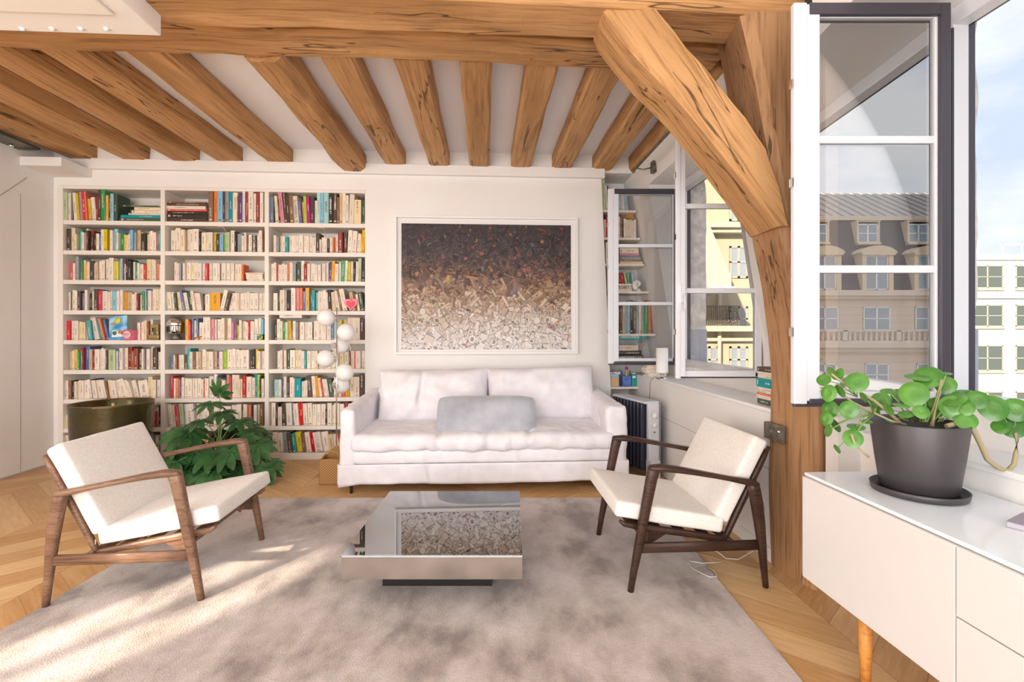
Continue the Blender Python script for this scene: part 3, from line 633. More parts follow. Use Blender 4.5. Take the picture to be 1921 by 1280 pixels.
for i, v in enumerate(sc_.v):
    x, y, z = v; d = 0
    for q in (-.36, .02, .33): d += .016*math.exp(-((x-q-noise.noise(Vector((y*4, q, 0)))*.03)/.022)**2)
    frn = max(0, (-.30-y)/.24)
    z += noise.noise(Vector((x*13, y*5, 2)))*.012*(.3+frn); y += noise.noise(Vector((x*17, z*11, 7)))*.012*frn-.012*frn
    z -= d*max(-.2, min(1, (z-.36)/.06)); y += d*.8*frn
    if z < .36: z += .012*noise.noise(Vector((x*8, 3, 1)))*frn
    sc_.v[i] = (x, y, z)
sc_.obj('seat_cushion', LINEN, sf)
def pillow(mbx, w_, h_, t_, seed, M, n=40, ex=.5, wr=.01, rnd_=False):
    idx = {}
    def pt(u, v, s):
        e = max(0, (1-abs(u)**3.2))*max(0, (1-abs(v)**3.2)); th = t_/2*e**ex
        pin = 1-.035*(1-abs(u)**2)*abs(v)**6-.0; pin2 = 1-.035*(1-abs(v)**2)*abs(u)**6
        if rnd_: pin2 = 1-.05*abs(v)**7; pin = 1-.11*abs(u)**7
        x = u*w_/2*pin2; z = v*h_/2*pin
        cr = noise.noise(Vector((x*7+seed, z*9, s)))*wr+noise.noise(Vector((x*22+seed, z*7, s)))*wr*.45*(.4+abs(v))
        return Vector((x, s*(th+cr*(e**.3))+noise.noise(Vector((x*3+seed, z*3, 0)))*.01, z))
    for s in (-1, 1):
        i0 = len(mbx.v)
        for a in range(n+1):
            for b in range(n+1):
                u = math.sin((a/n*2-1)*PI/2); v = math.sin((b/n*2-1)*PI/2); mbx.v.append(tuple(M @ pt(u, v, s)))
        for a in range(n):
            for b in range(n):
                q = (i0+a*(n+1)+b, i0+(a+1)*(n+1)+b, i0+(a+1)*(n+1)+b+1, i0+a*(n+1)+b+1)
                mbx.f.append(q if s < 0 else q[::-1]); mbx.m.append(0); mbx.sm.append(True)
    return mbx
pillow(MB(), 1.02, .50, .30, 2, Matrix.Translation((-.480, .215, .665)) @ rot3(-.30, -.02, 0), wr=.030).obj('back_cushion', LINEN, sf)
pillow(MB(), 1.02, .51, .30, 9, Matrix.Translation((.520, .215, .675)) @ rot3(-.30, -.03, 0), wr=.030).obj('back_cushion', LINEN, sf)
for x in (-1.045, 1.045):
    for y in (-.455, .44): MB().sweep([(x, y, 0), (x, y, .13)], [.011, .022], n=10, up=(1, 0, 0)).obj('leg', DARKWOOD, sf)
pl = pillow(MB(), .82, .375, .20, 15, Matrix.Identity(4), wr=.008, ex=.66, rnd_=True).obj('lumbar_pillow', GREYF); tag(pl, 'long grey velvet lumbar pillow leaning on the middle of the sofa', 'pillow')
pp = W(.0, 0); ctr = at_d(913, 783, 3.88)
pl.matrix_world = Matrix.Translation(ctr) @ Matrix.Rotation(YAW, 4, 'Z') @ rot3(-.5, .01, 0)
# ---------------------------------------------------------------- framed picture
P0, P1 = on_ry(740, 404, BW-.03), on_ry(1084, 664, BW-.03); pw, ph = P1.x-P0.x, P0.z-P1.z
pc = W((P0.x+P1.x)/2, BW-.001, (P0.z+P1.z)/2)
pf_ = thing('framed_picture', 'large framed photograph of a heap of small objects above the sofa', 'framed picture', pc, YAW)
FRM = mat('white_frame_lacquer', '#f2efec', .4); MATB = mat('white_mount_board', '#f1eeec', .8)
f = MB(); w2, h2 = pw/2, ph/2; fw = .022; dp = .042
f.box((-w2, -dp, -h2), (-w2+fw, 0, h2)).box((w2-fw, -dp, -h2), (w2, 0, h2)).box((-w2+fw, -dp, -h2), (w2-fw, 0, -h2+fw)).box((-w2+fw, -dp, h2-fw), (w2-fw, 0, h2)); f.obj('frame', FRM, pf_, bev=.0015)
MB().box((-w2+fw, -.012, -h2+fw), (w2-fw, -.002, h2-fw)).obj('mount_board', MATB, pf_)
MB().poly([(-w2+fw, -.035, -h2+fw), (w2-fw, -.035, -h2+fw), (w2-fw, -.035, h2-fw), (-w2+fw, -.035, h2-fw)]).obj('glass_pane', PGLASS, pf_)
i0, i1 = on_ry(753, 419, BW-.015), on_ry(1071, 655, BW-.015); cxr, czr = (P0.x+P1.x)/2, (P0.z+P1.z)/2
ix0, ix1, iz0, iz1 = i0.x-cxr, i1.x-cxr, i1.z-czr, i0.z-czr; iw, ih = ix1-ix0, iz1-iz0
me_v, me_f, me_c = [], [], []
rnd = random.Random(5)
def quadp(pts, col, y):
    b = len(me_v); me_v.extend([(p[0], y, p[1]) for p in pts]); me_f.append(tuple(range(b, b+len(pts)))); me_c.append(col)
quadp([(ix0, iz0), (ix1, iz0), (ix1, iz1), (ix0, iz1)], lin('#3a2d2b'), -.0125)
stops = [(0, '#e6dcd8', '#f2ece9'), (.14, '#cfc0b4', '#efe4dc'), (.28, '#b59c86', '#e2d2c2'), (.42, '#8d6a50', '#cfae8c'), (.54, '#5d4236', '#a87c60'), (.66, '#39302f', '#785a50'), (.8, '#2b2425', '#55474a'), (1.0, '#241d1e', '#4a3b3c')]
def colat(v):
    v = min(.999, max(0, v))
    for k in range(len(stops)-1):
        if stops[k][0] <= v <= stops[k+1][0]: u = (v-stops[k][0])/(stops[k+1][0]-stops[k][0]); break
    a = [lin(stops[k][j])[:3] for j in (1, 2)]; b = [lin(stops[k+1][j])[:3] for j in (1, 2)]; r = rnd.random()*1.15-.1
    c0 = [a[0][i]*(1-u)+b[0][i]*u for i in range(3)]; c1 = [a[1][i]*(1-u)+b[1][i]*u for i in range(3)]
    c = [c0[i]*(1-r)+c1[i]*r for i in range(3)]
    if rnd.random() < .035: hue = rnd.choice(['#b0402e', '#c47a3a', '#5a6e8c', '#c9a13a', '#8a9a70', '#b06a6a']); h = lin(hue)[:3]; c = [c[i]*.3+h[i]*.7 for i in range(3)]
    return tuple(c)+(1,)
NP = 8500
for k in range(NP):
    v = rnd.random()**.9; v = 1-k/NP*1.02+rnd.uniform(-.12, .12) if rnd.random() < .85 else rnd.random()
    if v < 0 or v > 1: continue
    cx0 = ix0+iw*rnd.random(); cz0 = iz0+ih*v; s = (.009+.040*rnd.random()**2.4)*(1.3-.7*v); an = rnd.uniform(0, PI); ty = rnd.random(); col = colat(v+rnd.uniform(-.08, .08)); y = -.013-.0035*k/NP
    def pr2(u, w__): x = cx0+u*math.cos(an)-w__*math.sin(an); z = cz0+u*math.sin(an)+w__*math.cos(an); return (min(ix1, max(ix0, x)), min(iz1, max(iz0, z)))
    dk = tuple(c*.4 for c in col[:3])+(1,)
    if ty < .42: a_, b_ = s*1.5, s*.28
    elif ty < .75: a_, b_ = s*.8, s*.55
    else: a_ = b_ = 0
    if a_:
        quadp([pr2(-a_*1.12, -b_*1.3), pr2(a_*1.12, -b_*1.3), pr2(a_*1.05, b_), pr2(-a_*1.05, b_)], dk, y+.00002)
        quadp([pr2(-a_, -b_), pr2(a_, -b_*.8), pr2(a_*.9, b_), pr2(-a_, b_)], col, y)
    else:
        r_ = s*.75
        quadp([pr2(r_*1.12*math.cos(q*.7854), r_*1.0*math.sin(q*.7854)) for q in range(8)], dk, y+.00002)
        quadp([pr2(r_*math.cos(q*.7854), r_*.85*math.sin(q*.7854)) for q in range(8)], col, y)
        if ty > .88: quadp([pr2(r_*.55*math.cos(q*.7854), r_*.45*math.sin(q*.7854)) for q in range(8)], dk, y-.00002)
me = bpy.data.meshes.new('print'); me.from_pydata(me_v, [], me_f); ca = me.color_attributes.new('col', 'BYTE_COLOR', 'CORNER')
arr = []
for fc, cc in zip(me_f, me_c): arr += [x for _ in fc for x in cc]
ca.data.foreach_set('color', arr)
pmn = mat('photographic_print', '#ffffff', .6); vc = N(pmn, 'VertexColor'); vc.layer_name = 'col'; LK(pmn, vc.outputs[0], pmn.node_tree.nodes['Principled BSDF'].inputs['Base Color'])
me.materials.append(pmn); po = bpy.data.objects.new('print', me); C.objects.link(po); po.parent = pf_
text('signature', 'r m', .018, mat('pencil', '#6a6560', .8), pf_, Matrix.Translation((w2-.07, -.0125, -h2+.045)) @ Matrix.Rotation(PI/2, 4, 'X'))
# ---------------------------------------------------------------- sideboard
SBX, SBY1, SBY0, SZ0, SZ1 = 1.267, 1.815, -.05, .28, .695
sb = thing('sideboard', 'long white lacquered sideboard on beech legs under the near window', 'sideboard', W(0, 0), YAW)
MB().box((SBX+.022, SBY0, SZ0+.012), (1.735, SBY1-.012, SZ1-.012)).obj('cabinet_body', LACQ, sb, bev=.002)
MB().box((SBX+.010, SBY0, SZ1-.012), (1.738, SBY1, SZ1)).obj('glass_top', LACT, sb, bev=.002)
DY = RM(at_d(1793.5, 1014, 1.268)).y
d1_ = MB().box((SBX, DY+.002, SZ0), (SBX+.020, SBY1-.002, SZ1-.016)).obj('door', LACQ, sb, bev=.0015)
midz = .49
for (z0, z1) in ((midz+.002, SZ1-.016), (SZ0, midz-.002)):
    MB().box((SBX, .62, z0), (SBX+.020, DY-.002, z1)).obj('drawer', LACQ, sb, bev=.0015)
MB().box((SBX, SBY0, SZ0), (SBX+.020, .616, SZ1-.016)).obj('door', LACQ, sb, bev=.0015)
for x, y in ((SBX+.055, 1.565), (1.68, 1.62), (SBX+.06, .2), (1.68, .2)):
    MB().sweep([(x, y, 0), (x, y, SZ0+.01)], [.015, .024], n=18, up=(1, 0, 0)).obj('leg', LEGWOOD, sb)
# small book at the right edge
bkp = W(*RM(at_d(1938, 1003, 1.30))[:2], SZ1)
mb_ = MB().box((-.06, -.09, .002), (.07, .09, .016), 1).box((-.062, -.092, 0), (.072, .092, .002), 0).box((-.062, -.092, .016), (.072, .092, .0185), 0)
nb = mb_.obj('notebook', [mat('mauve_cover', '#9a8f9c', .5), mat('grey_pages', '#b9b4bc', .8)], loc=at_d(1990, 1004, (H-SZ1)*F/(1004-HZ)), rotz=.5); nb.location.z = SZ1; tag(nb, 'thin mauve notebook lying on the sideboard at the picture edge', 'notebook')
# ---------------------------------------------------------------- black pot with the round-leaved plant
PC = on_z(1722, 925, SZ1)
pt_ = thing('potted_plant', 'round-leaved green plant in a black pot on the white sideboard', 'potted plant', PC, YAW)
MB().lathe([(.0, .002), (.120, .0), (.133, .006), (.137, .024), (.134, .026), (.128, .012), (.0, .010)], 56).obj('saucer', BLACKP, pt_)
MB().lathe([(.0, .012), (.098, .012), (.108, .018), (.122, .12), (.137, .248), (.1355, .252), (.132, .250), (.122, .18), (.11, .16), (.0, .16)], 64).obj('pot', BLACKP, pt_)
MB().lathe([(.0, .205), (.118, .205), (.1285, .195)], 40, cap=False).obj('soil', SOIL, pt_)
leaves = MB(); stems = MB()
rnd = random.Random(3)
def leaf(c, r, n, asp=1.0):
    n = Vector(n).normalized(); u = n.cross(Vector((0, 0, 1))); u = u.normalized() if u.length > .01 else Vector((1, 0, 0)); v = n.cross(u); v = v if v.z < 0 else -v     # v points to the drooping tip
    if v.z > 0: v = -v
    ring0 = [c+n*.004]; K = 22; i0 = len(leaves.v); leaves.v.append(tuple(c+n*(-.10*r)))
    for q, f_ in enumerate((.35, .7, 1.0)):
        for k in range(K):
            a = 2*PI*k/K; rr2 = r*f_*(1+.12*max(0, math.cos(a))**6)
            p = c+v*(rr2*math.cos(a))*1.04+u*(rr2*math.sin(a))*asp+n*(-.10*r*(1-f_**2)*0+(-.16*r*f_**2*(1 if f_ < 1 else 1.2))+r*.1)
            leaves.v.append(tuple(p))
    for k in range(K): leaves.f.append((i0, i0+1+k, i0+1+(k+1) % K)); leaves.m.append(0); leaves.sm.append(True)
    for q in range(2):
        for k in range(K): a = i0+1+q*K+k; b = i0+1+q*K+(k+1) % K; leaves.f.append((a, a+K, b+K, b)); leaves.m.append(0); leaves.sm.append(True)
LL = [(1554,737,16,'s'),(1577,733,13,'e'),(1608,716,20,'f'),(1562,700,13,'e'),(1574,702,12,'e'),(1621,745,10,'e'),(1652,752,18,'f'),(1592,768,17,'f'),(1556,768,17,'s'),(1550,786,13,'s'),(1568,797,14,'e'),(1553,808,11,'e'),(1600,822,18,'f'),(1606,800,16,'t'),(1571,842,9,'e'),(1665,733,13,'t'),(1684,741,12,'f'),(1690,760,14,'t'),(1714,738,25,'f'),(1722,706,22,'t'),(1741,706,25,'b'),(1774,722,18,'f'),(1790,748,20,'t'),(1787,763,22,'f'),(1811,737,19,'t'),(1834,749,18,'f'),(1812,766,14,'f'),(1812,788,19,'f'),(1746,763,16,'b'),(1758,756,14,'b'),(1643,769,11,'e'),(1700,776,14,'t'),(1752,772,14,'b'),(1863,764,25,'f'),(1906,768,22,'f'),(1901,800,22,'f'),(1877,800,15,'b'),(1728,772,14,'f'),(1641,755,12,'t'),(1545,712,13,'b'),(1625,790,11,'t'),(1776,700,9,'t'),(1732,755,15,'b'),(1668,768,12,'e'),(1672,790,9,'t')]
S1 = (Vector((0, 0, .20)))
def loc(px, py, d): return at_d(px, py, d)-PC
Rm = Matrix.Rotation(-YAW, 4, 'Z')
crowns = {'L': (1600, 765), 'M': (1735, 770), 'R': (1795, 785)}
tip_base = {}
def to_l(p): return Rm @ p
for i, (x, y, r, k) in enumerate(LL):
    d = 1.60+rnd.uniform(-.07, .07)
    if k == 'b': d += .07
    if x > 1850: d = 1.60
    c = to_l(loc(x, y, d)); rad = r/F*d*.93
    toc = to_l(Vector((-1.42, -1.60, .35))).normalized()
    nn = {'f': toc+Vector((rnd.uniform(-.25, .25), 0, rnd.uniform(.1, .5))), 's': toc+Vector((-.5, .2, .1)), 'e': toc*.45+Vector((rnd.choice((-1, 1))*.9, .3, .2)), 't': toc*.45+Vector((rnd.uniform(-.3, .3), .1, .95)), 'b': toc+Vector((.1, .2, .5))}[k]
    leaf(c, rad, nn)
    if x < 1660: base = to_l(loc(1640, 778, 1.60)) if y > 740 else to_l(loc(1608, 745, 1.6))
    elif x < 1840: base = to_l(loc(1730+(x-1730)*.35, 792, 1.62))
    else: base = to_l(loc(1903, 815, 1.6))
    mid_ = base.lerp(c, .55)+Vector((0, 0, .012)); stems.sweep([base, mid_, c-nn.normalized()*rad*.04], .0018, n=5)
fo = leaves.obj('foliage', LEAF, pt_)
st2 = MB()
st2.sweep([to_l(loc(x, y, 1.60)) for x, y in ((1690, 795), (1665, 772), (1640, 752), (1608, 733), (1578, 716), (1560, 702))], [.006, .0055, .005, .0045, .004, .003], n=8)
st2.sweep([to_l(loc(x, y, 1.60)) for x, y in ((1700, 797), (1672, 790), (1640, 775), (1600, 755), (1580, 740))], .0035, n=8)
st2.sweep([to_l(loc(x, y, 1.62)) for x, y in ((1748, 800), (1752, 770), (1762, 735), (1766, 712))], [.007, .006, .005, .004], n=8)
st2.sweep([to_l(loc(x, y, 1.58)) for x, y in ((1775, 800), (1795, 795), (1812, 797), (1826, 806), (1840, 835), (1852, 862), (1872, 878), (1890, 884), (1902, 872), (1906, 850), (1908, 825), (1905, 812))], [.008, .009, .009, .0085, .008, .008, .0075, .0075, .007, .0065, .005, .004], n=10)
st2.sweep([to_l(loc(x, y, 1.55)) for x, y in ((1630, 858), (1618, 848), (1604, 835), (1597, 815))], .0035, n=7)
st2.obj('main_stem', STEM, pt_); stems.obj('leaf_stalks', STEMG, pt_)['kind'] = 'stuff'
# ---------------------------------------------------------------- dark drum planter with a stake
DP = Vector((at_d(212, 800, 4.02).x, 4.02, 0))
DR = mat('bronze_glaze', '#4a4326', .16, .55); noisy(DR, '#4a4330', '#4e4a1e', nscale=3, bump=.35, bscale=9, bdist=.02)
dr = thing('drum_planter', 'big dark glossy bronze-green drum planter behind the left armchair', 'planter', DP)
MB().lathe([(.0, .0), (.25, .0), (.262, .02), (.276, .30), (.287, .640), (.288, .650), (.284, .652), (.279, .645), (.268, .30), (.256, .24), (.0, .24)], 72).obj('drum', DR, dr)
MB().lathe([(.284, .648), (.289, .655), (.282, .655), (.279, .648)], 72, cap=False).obj('rim', mat('copper_rim', '#8a6a48', .4, .7), dr)
MB().sweep([(.0, 0, .24), (.0, 0, .645)], .011, n=12, up=(1, 0, 0)).obj('stake', mat('pale_stake', '#d9bd94', .5), dr)
# ---------------------------------------------------------------- palmate plant
FP = on_z(412, 896, 0)
fp = thing('potted_fatsia', 'bushy dark green plant with hand-shaped leaves in a brown pot by the bookcase', 'potted plant', FP)
MB().lathe([(.0, 0), (.13, 0), (.14, .01), (.15, .10), (.155, .20), (.148, .20), (.138, .12), (.0, .12)], 40).obj('pot', mat('brown_pot', '#5a4136', .5), fp)
MB().lathe([(.0, .17), (.145, .165)], 30, cap=False).obj('soil', SOIL, fp)
lm = MB(); sm_ = MB(); rnd = random.Random(12)
def palm_leaf(c, dirv, up, s, lobes=8):
    dirv = dirv.normalized(); u = dirv; n = (up-u*up.dot(u)).normalized(); v = n.cross(u)
    def P(x, y, z=0): return c+u*x*s+v*y*s+n*z*s
    for k in range(lobes):
        a = (k/(lobes-1)-.5)*math.radians(235); L = 1.0-.28*abs(k/(lobes-1)-.5)*2; ca, sa = math.cos(a), math.sin(a)
        prof = [(0, .05, 0), (.22, .10, -.0), (.45, .125, -.03), (.68, .135, -.09), (.86, .08, -.18), (1.0, .004, -.26)]
        i0 = len(lm.v)
        for (t, w_, z) in prof:
            for sd_ in (-1, 0, 1):
                x, y = t*L, sd_*w_*1.25; fold = .035*abs(sd_)
                lm.v.append(tuple(P(x*ca-y*sa, x*sa+y*ca, z*L+fold)))
        for j in range(5):
            for q in (0, 1):
                a_ = i0+j*3+q; lm.f.append((a_, a_+1, a_+4, a_+3)); lm.m.append(0); lm.sm.append(True)
LF = [(412,738,.13,'u'),(395,757,.13,''),(425,775,.17,''),(450,790,.14,''),(375,790,.13,''),(352,812,.20,''),(400,830,.20,''),(445,830,.20,''),(480,838,.17,''),(340,850,.18,''),(378,862,.20,''),(420,868,.20,''),(462,868,.19,''),(490,880,.18,''),(330,838,.14,''),(350,880,.17,''),(395,885,.16,''),(372,828,.17,''),(468,806,.13,''),(430,848,.18,''),(490,815,.10,''),(410,805,.17,''),(365,846,.17,''),(325,868,.12,''),(312,872,.11,''),(505,872,.13,''),(398,850,.19,''),(440,875,.19,''),(368,805,.15,''),(415,775,.14,''),(470,855,.18,''),(350,835,.16,''),(432,812,.17,''),(385,868,.2,'')]
top = FP*0
for i, (x, y, s, k) in enumerate(LF):
    d = 4.02+rnd.uniform(-.22, .26)
    if y > 840: d -= .14
    c = at_d(x, y, d)-FP; out = Vector((c.x, c.y-.05, 0)); out = out.normalized() if out.length > .02 else Vector((0, -1, 0))
    if k == 'u': dv, up = Vector((.1, -.3, .6)), Vector((0, -.9, .5))
    else: dv = out*.8+Vector((rnd.uniform(-.3, .3), -.45, -.35-.3*(y > 820))); up = Vector((rnd.uniform(-.2, .2), -.55, .9))+out*.2
    palm_leaf(c, dv, up, s*1.15, 8 if s > .14 else 7)
    b0 = Vector((rnd.uniform(-.03, .03), rnd.uniform(-.03, .03), .17)); ht = max(.24, c.z*.8)
    m0 = Vector((b0.x*.7, b0.y*.7, .17+(ht-.17)*.5)); sm_.sweep([b0, m0, m0.lerp(c, .5)+Vector((0, 0, .04)), c], [.006, .005, .003, .003], n=6)
fo = lm.obj('foliage', LEAFD, fp); sm_.obj('stems', STEMG, fp)
# ---------------------------------------------------------------- globe floor lamp
lz = 4.26; LPp = Vector((at_d(631, 700, lz).x, lz, 0))
gl = thing('globe_floor_lamp', 'slim chrome floor lamp with six white glass globes beside the sofa', 'floor lamp', LPp)
GB = Vector((0, 0, 0))
MB().lathe([(.0, 0), (.11, 0), (.11, .012), (.012, .018), (.0, .018)], 40).obj('base', CHROME, gl)
topz = at_d(632, 577, lz).z
MB().sweep([(0, 0, .01), (.006, 0, topz)], .006, n=12, up=(1, 0, 0)).obj('pole', CHROME, gl)
for (x, y, dd) in ((612, 596, -.02), (649.5, 623.5, -.05), (638, 648, .12), (611, 673, -.02), (646.5, 699, -.05), (640, 722, .12)):
    c = at_d(x, y, lz+dd)-LPp; g = MB().sphere(c, .079, 28).obj('globe', OPAL, gl)
    a_ = Vector((.005, 0, c.z)); dr_ = (c-a_).normalized(); q0 = a_; q1 = c-dr_*.074
    if dd > 0: q1 = c+Vector((-.35, -.93, 0))*.079; MB().sweep([q1+Vector((.35, .93, 0))*.01, q1+Vector((-.35, -.93, 0))*.018], [.03, .026], n=18).obj('socket', CHROME, gl); MB().sweep([q0, q1], .005, n=8).obj('branch', CHROME, gl)
    else: MB().sweep([c-dr_*.082, c-dr_*.066], .022, n=16).obj('socket', CHROME, gl); MB().sweep([q0, q1], .005, n=8).obj('branch', CHROME, gl)
MB().sweep([at_d(x, y, lz+.02)-LPp for x, y in ((652, 639), (657, 652), (660, 672), (661, 690), (659, 702), (655, 716), (657, 735), (661, 752))], .0022, n=6).obj('cord', mat('clear_cord', '#e9e6e2', .4), gl)
# ---------------------------------------------------------------- basket
bp_ = on_z(618, 912, 0); BSK = mat('woven_raffia', '#a9814d', .8)
def weave(m, s=90):
    b = m.node_tree.nodes['Principled BSDF']; tc = N(m, 'TexCoord'); ck = N(m, 'TexChecker'); ck.inputs['Scale'].default_value = s; ck.inputs[1].default_value = lin('#b58c58'); ck.inputs[2].default_value = lin('#8a6236'); LK(m, tc.outputs['Object'], ck.inputs[0]); LK(m, ck.outputs[0], b.inputs['Base Color'])
weave(BSK)
bs = thing('woven_basket', 'brown woven raffia basket with two rigid handles left of the sofa', 'basket', (bp_.x-.005, 3.84+.10, 0), YAW)
m_ = MB(); x0, x1, hz_ = -.085, .075, .205
m_.box((x0-.01, -.09, 0), (x1, .09, .006)).box((x0-.01, -.09, 0), (x0-.004, .09, hz_)).box((x1-.006, -.09, 0), (x1, .09, hz_)).box((x0-.01, -.09, 0), (x1, -.084, hz_)).box((x0-.01, .084, 0), (x1, .09, hz_)); m_.obj('basket_body', BSK, bs)
for y in (-.087, .087): MB().sweep([(x0-.01, y, hz_), (x1, y, hz_+.006)], .004, n=8).sweep([(x0+.01, y, hz_), (x0+.03, y, hz_+.04), (x0+.075, y, hz_+.075), (x1-.02, y, hz_+.06), (x1-.002, y, hz_)], .006, n=8).obj('handle', mat('cane', '#a98448', .5), bs)
m_ = MB().poly([(x0+.01, .08, hz_), (x0+.03, .08, hz_+.04), (x0+.075, .08, hz_+.072), (x1-.02, .08, hz_+.058), (x1-.004, .08, hz_)]); m_.obj('lid_flap', BSK, bs)
# ---------------------------------------------------------------- oil radiator
rp = at_d(1227, 888, 3.97); RAN = math.atan2(.17, .52)
rd = thing('oil_radiator', 'dark oil-filled electric radiator with a pale control panel beside the sofa', 'radiator', (rp.x, rp.y, 0), RAN)
RDK = mat('radiator_enamel', '#2e2f3c', .3); RPN = mat('radiator_panel', '#d6d8de', .35)
m_ = MB(); RH = .665
m_.box((-.05, 0, .05), (.055, .045, RH-.012)); pn = m_.obj('control_panel', RPN, rd, bev=.012)
MB().box((-.085, .01, RH-.02), (.062, .545, RH)).obj('top_cover', RPN, rd, bev=.008)
MB().box((.055, .005, .06), (.072, .045, RH-.02)).obj('side_trim', mat('grey_trim', '#8a8b93', .4), rd, bev=.004)
for k in range(9):
    y = .055+k*.055
    MB().rbox((-.015, y+.02, .36), (.145, .034, .58), .016, seg=8).obj('fin', RDK, rd)
for z, r in ((.545, .028), (.465, .020)):
    kb = MB().lathe([(.0, 0), (r, 0), (r*.92, -.018), (.0, -.018)], 24, 0, (.003, -.0, z), ax='y'); kb = MB().lathe([(.0, 0), (r, 0), (r*.92, .018), (0, .018)], 24, ax='z'); ko = kb.obj('knob', TRIM, rd); ko.location = (.004, .0, z); ko.rotation_euler[0] = PI/2
ko = MB().sphere((.004, -.002, .405), .007, 12).obj('indicator_lamp', mat('amber_dot', '#8a3a2a', .4), rd)
MB().box((-.048, -.02, .0), (.05, .05, .17)).obj('foot', RPN, rd, bev=.006); MB().box((-.09, .42, .0), (.08, .46, .06)).obj('foot', RDK, rd, bev=.006)
# socket and cables
q = on_rx(1437, 950, LOWX); sk_ = thing('wall_socket', 'white wall socket low on the wall behind the dark chair', 'socket', W(LOWX-.001, q.y, q.z), YAW)
MB().box((-.010, -.042, -.042), (0, .042, .042)).obj('cover_plate', TRIM, sk_, bev=.003); o = MB().lathe([(.0, 0), (.017, 0), (.021, .004), (.0, .004)], 24).obj('inlet', mat('socket_inner', '#c9c5c0', .5), sk_); o.rotation_euler[1] = -PI/2; o.location = (-.010, 0, 0)
pz = .004
cable = [W(LOWX-.03, q.y, q.z), W(LOWX-.04, q.y-.01, q.z-.05), W(LOWX-.03, q.y+.01, .1), W(LOWX-.035, q.y, .02)]+[on_z(x, y, .004) for x, y in ((1420, 1030), (1385, 1050), (1362, 1048), (1345, 1035), (1310, 1030))]
cb_ = MB().sweep(cable, .0022, n=6).obj('power_cable', mat('white_cable', '#e9e6e2', .5)); tag(cb_, 'white power cable dropping from the wall socket to the floor', 'cable')
c2 = [on_z(x, y, .017) for x, y in ((1354, 1054), (1340, 1056), (1318, 1057), (1300, 1054), (1293, 1053), (1296, 1064), (1312, 1074), (1332, 1083), (1345, 1082), (1340, 1072), (1326, 1062))]
m_ = MB().sweep(c2, .002, n=6).obj('charger_cable', mat('white_cable_2', '#dcd8d4', .5)); tag(m_, 'loose white charger cable looped on the rug edge', 'cable')
# table lamp on the ledge
lp = W(0, 0); lpp = on_z(1242, 711, LEDZ+.022)
tl = thing('table_lamp', 'small table lamp with a white cylinder shade on the window ledge', 'table lamp', lpp)
MB().lathe([(.0, 0), (.055, 0), (.055, .006), (.012, .014), (.010, .035), (.03, .05), (.033, .058), (.0, .06)], 28).obj('base', CHROME, tl)
MB().lathe([(.052, .055), (.052, .275), (.050, .275), (.050, .055)], 32, cap=False).obj('lamp_shade', mat('white_shade', '#f6f4f2', .6), tl)
MB().sweep([(-.03, -.02, .006), (-.07, -.03, .02), (-.11, -.04, .0), (-.125, -.06, -.04), (-.13, -.06, -.20)], .002, n=6).obj('cord', BLACK, tl)
# ================================================================ BOOKCASE AND BOOKS
bc = thing('built_in_bookcase', 'wide white built-in bookcase of three bays filled with books', 'bookcase', W(0, 0), YAW)
YF = BW+.004; DEP = .30
XL, XR = B0, B1
XD1, XD2 = on_ry(305.5, 600, YF).x, on_ry(500.5, 600, YF).x
bh = .018                                                  # half board
zt = [on_ry(600, y, YF).z for y in (419, 474, 528, 583.5, 638, 692.5, 746, 799, 850)]   # tops of the shelves, top row first
XI0 = XL+.045
MB().box((XL, BW+.31, 0), (XR, BW+.325, BT)).obj('back_panel', SHELF, bc)
MB().box((XL+.001, YF-.006, 0), (XI0, BW+.31, BT-.001)).obj('side_panel', SHELF, bc, bev=.002)
MB().box((XR-.008, YF, 0), (XR, BW+.31, BT-.001)).obj('side_panel', SHELF, bc)
MB().box((XI0, YF, BT-.03), (XR, BW+.31, BT-.001)).obj('top_panel', SHELF, bc)
for x in (XD1, XD2): MB().box((x-.020, YF-.004, 0), (x+.020, BW+.31, BT-.03)).obj('divider', SHELF, bc, bev=.002)
MB().box((XI0, YF-.002, 0), (XR, BW+.04, zt[8]-.002)).obj('plinth', SHELF, bc)
bays = [(XI0+.0, XD1-.020), (XD1+.020, XD2-.020), (XD2+.020, XR-.008)]
for z in zt:
    for (x0, x1) in bays: MB().box((x0, YF, z-.040), (x1, BW+.31, z)).obj('shelf', SHELF, bc, bev=.002)
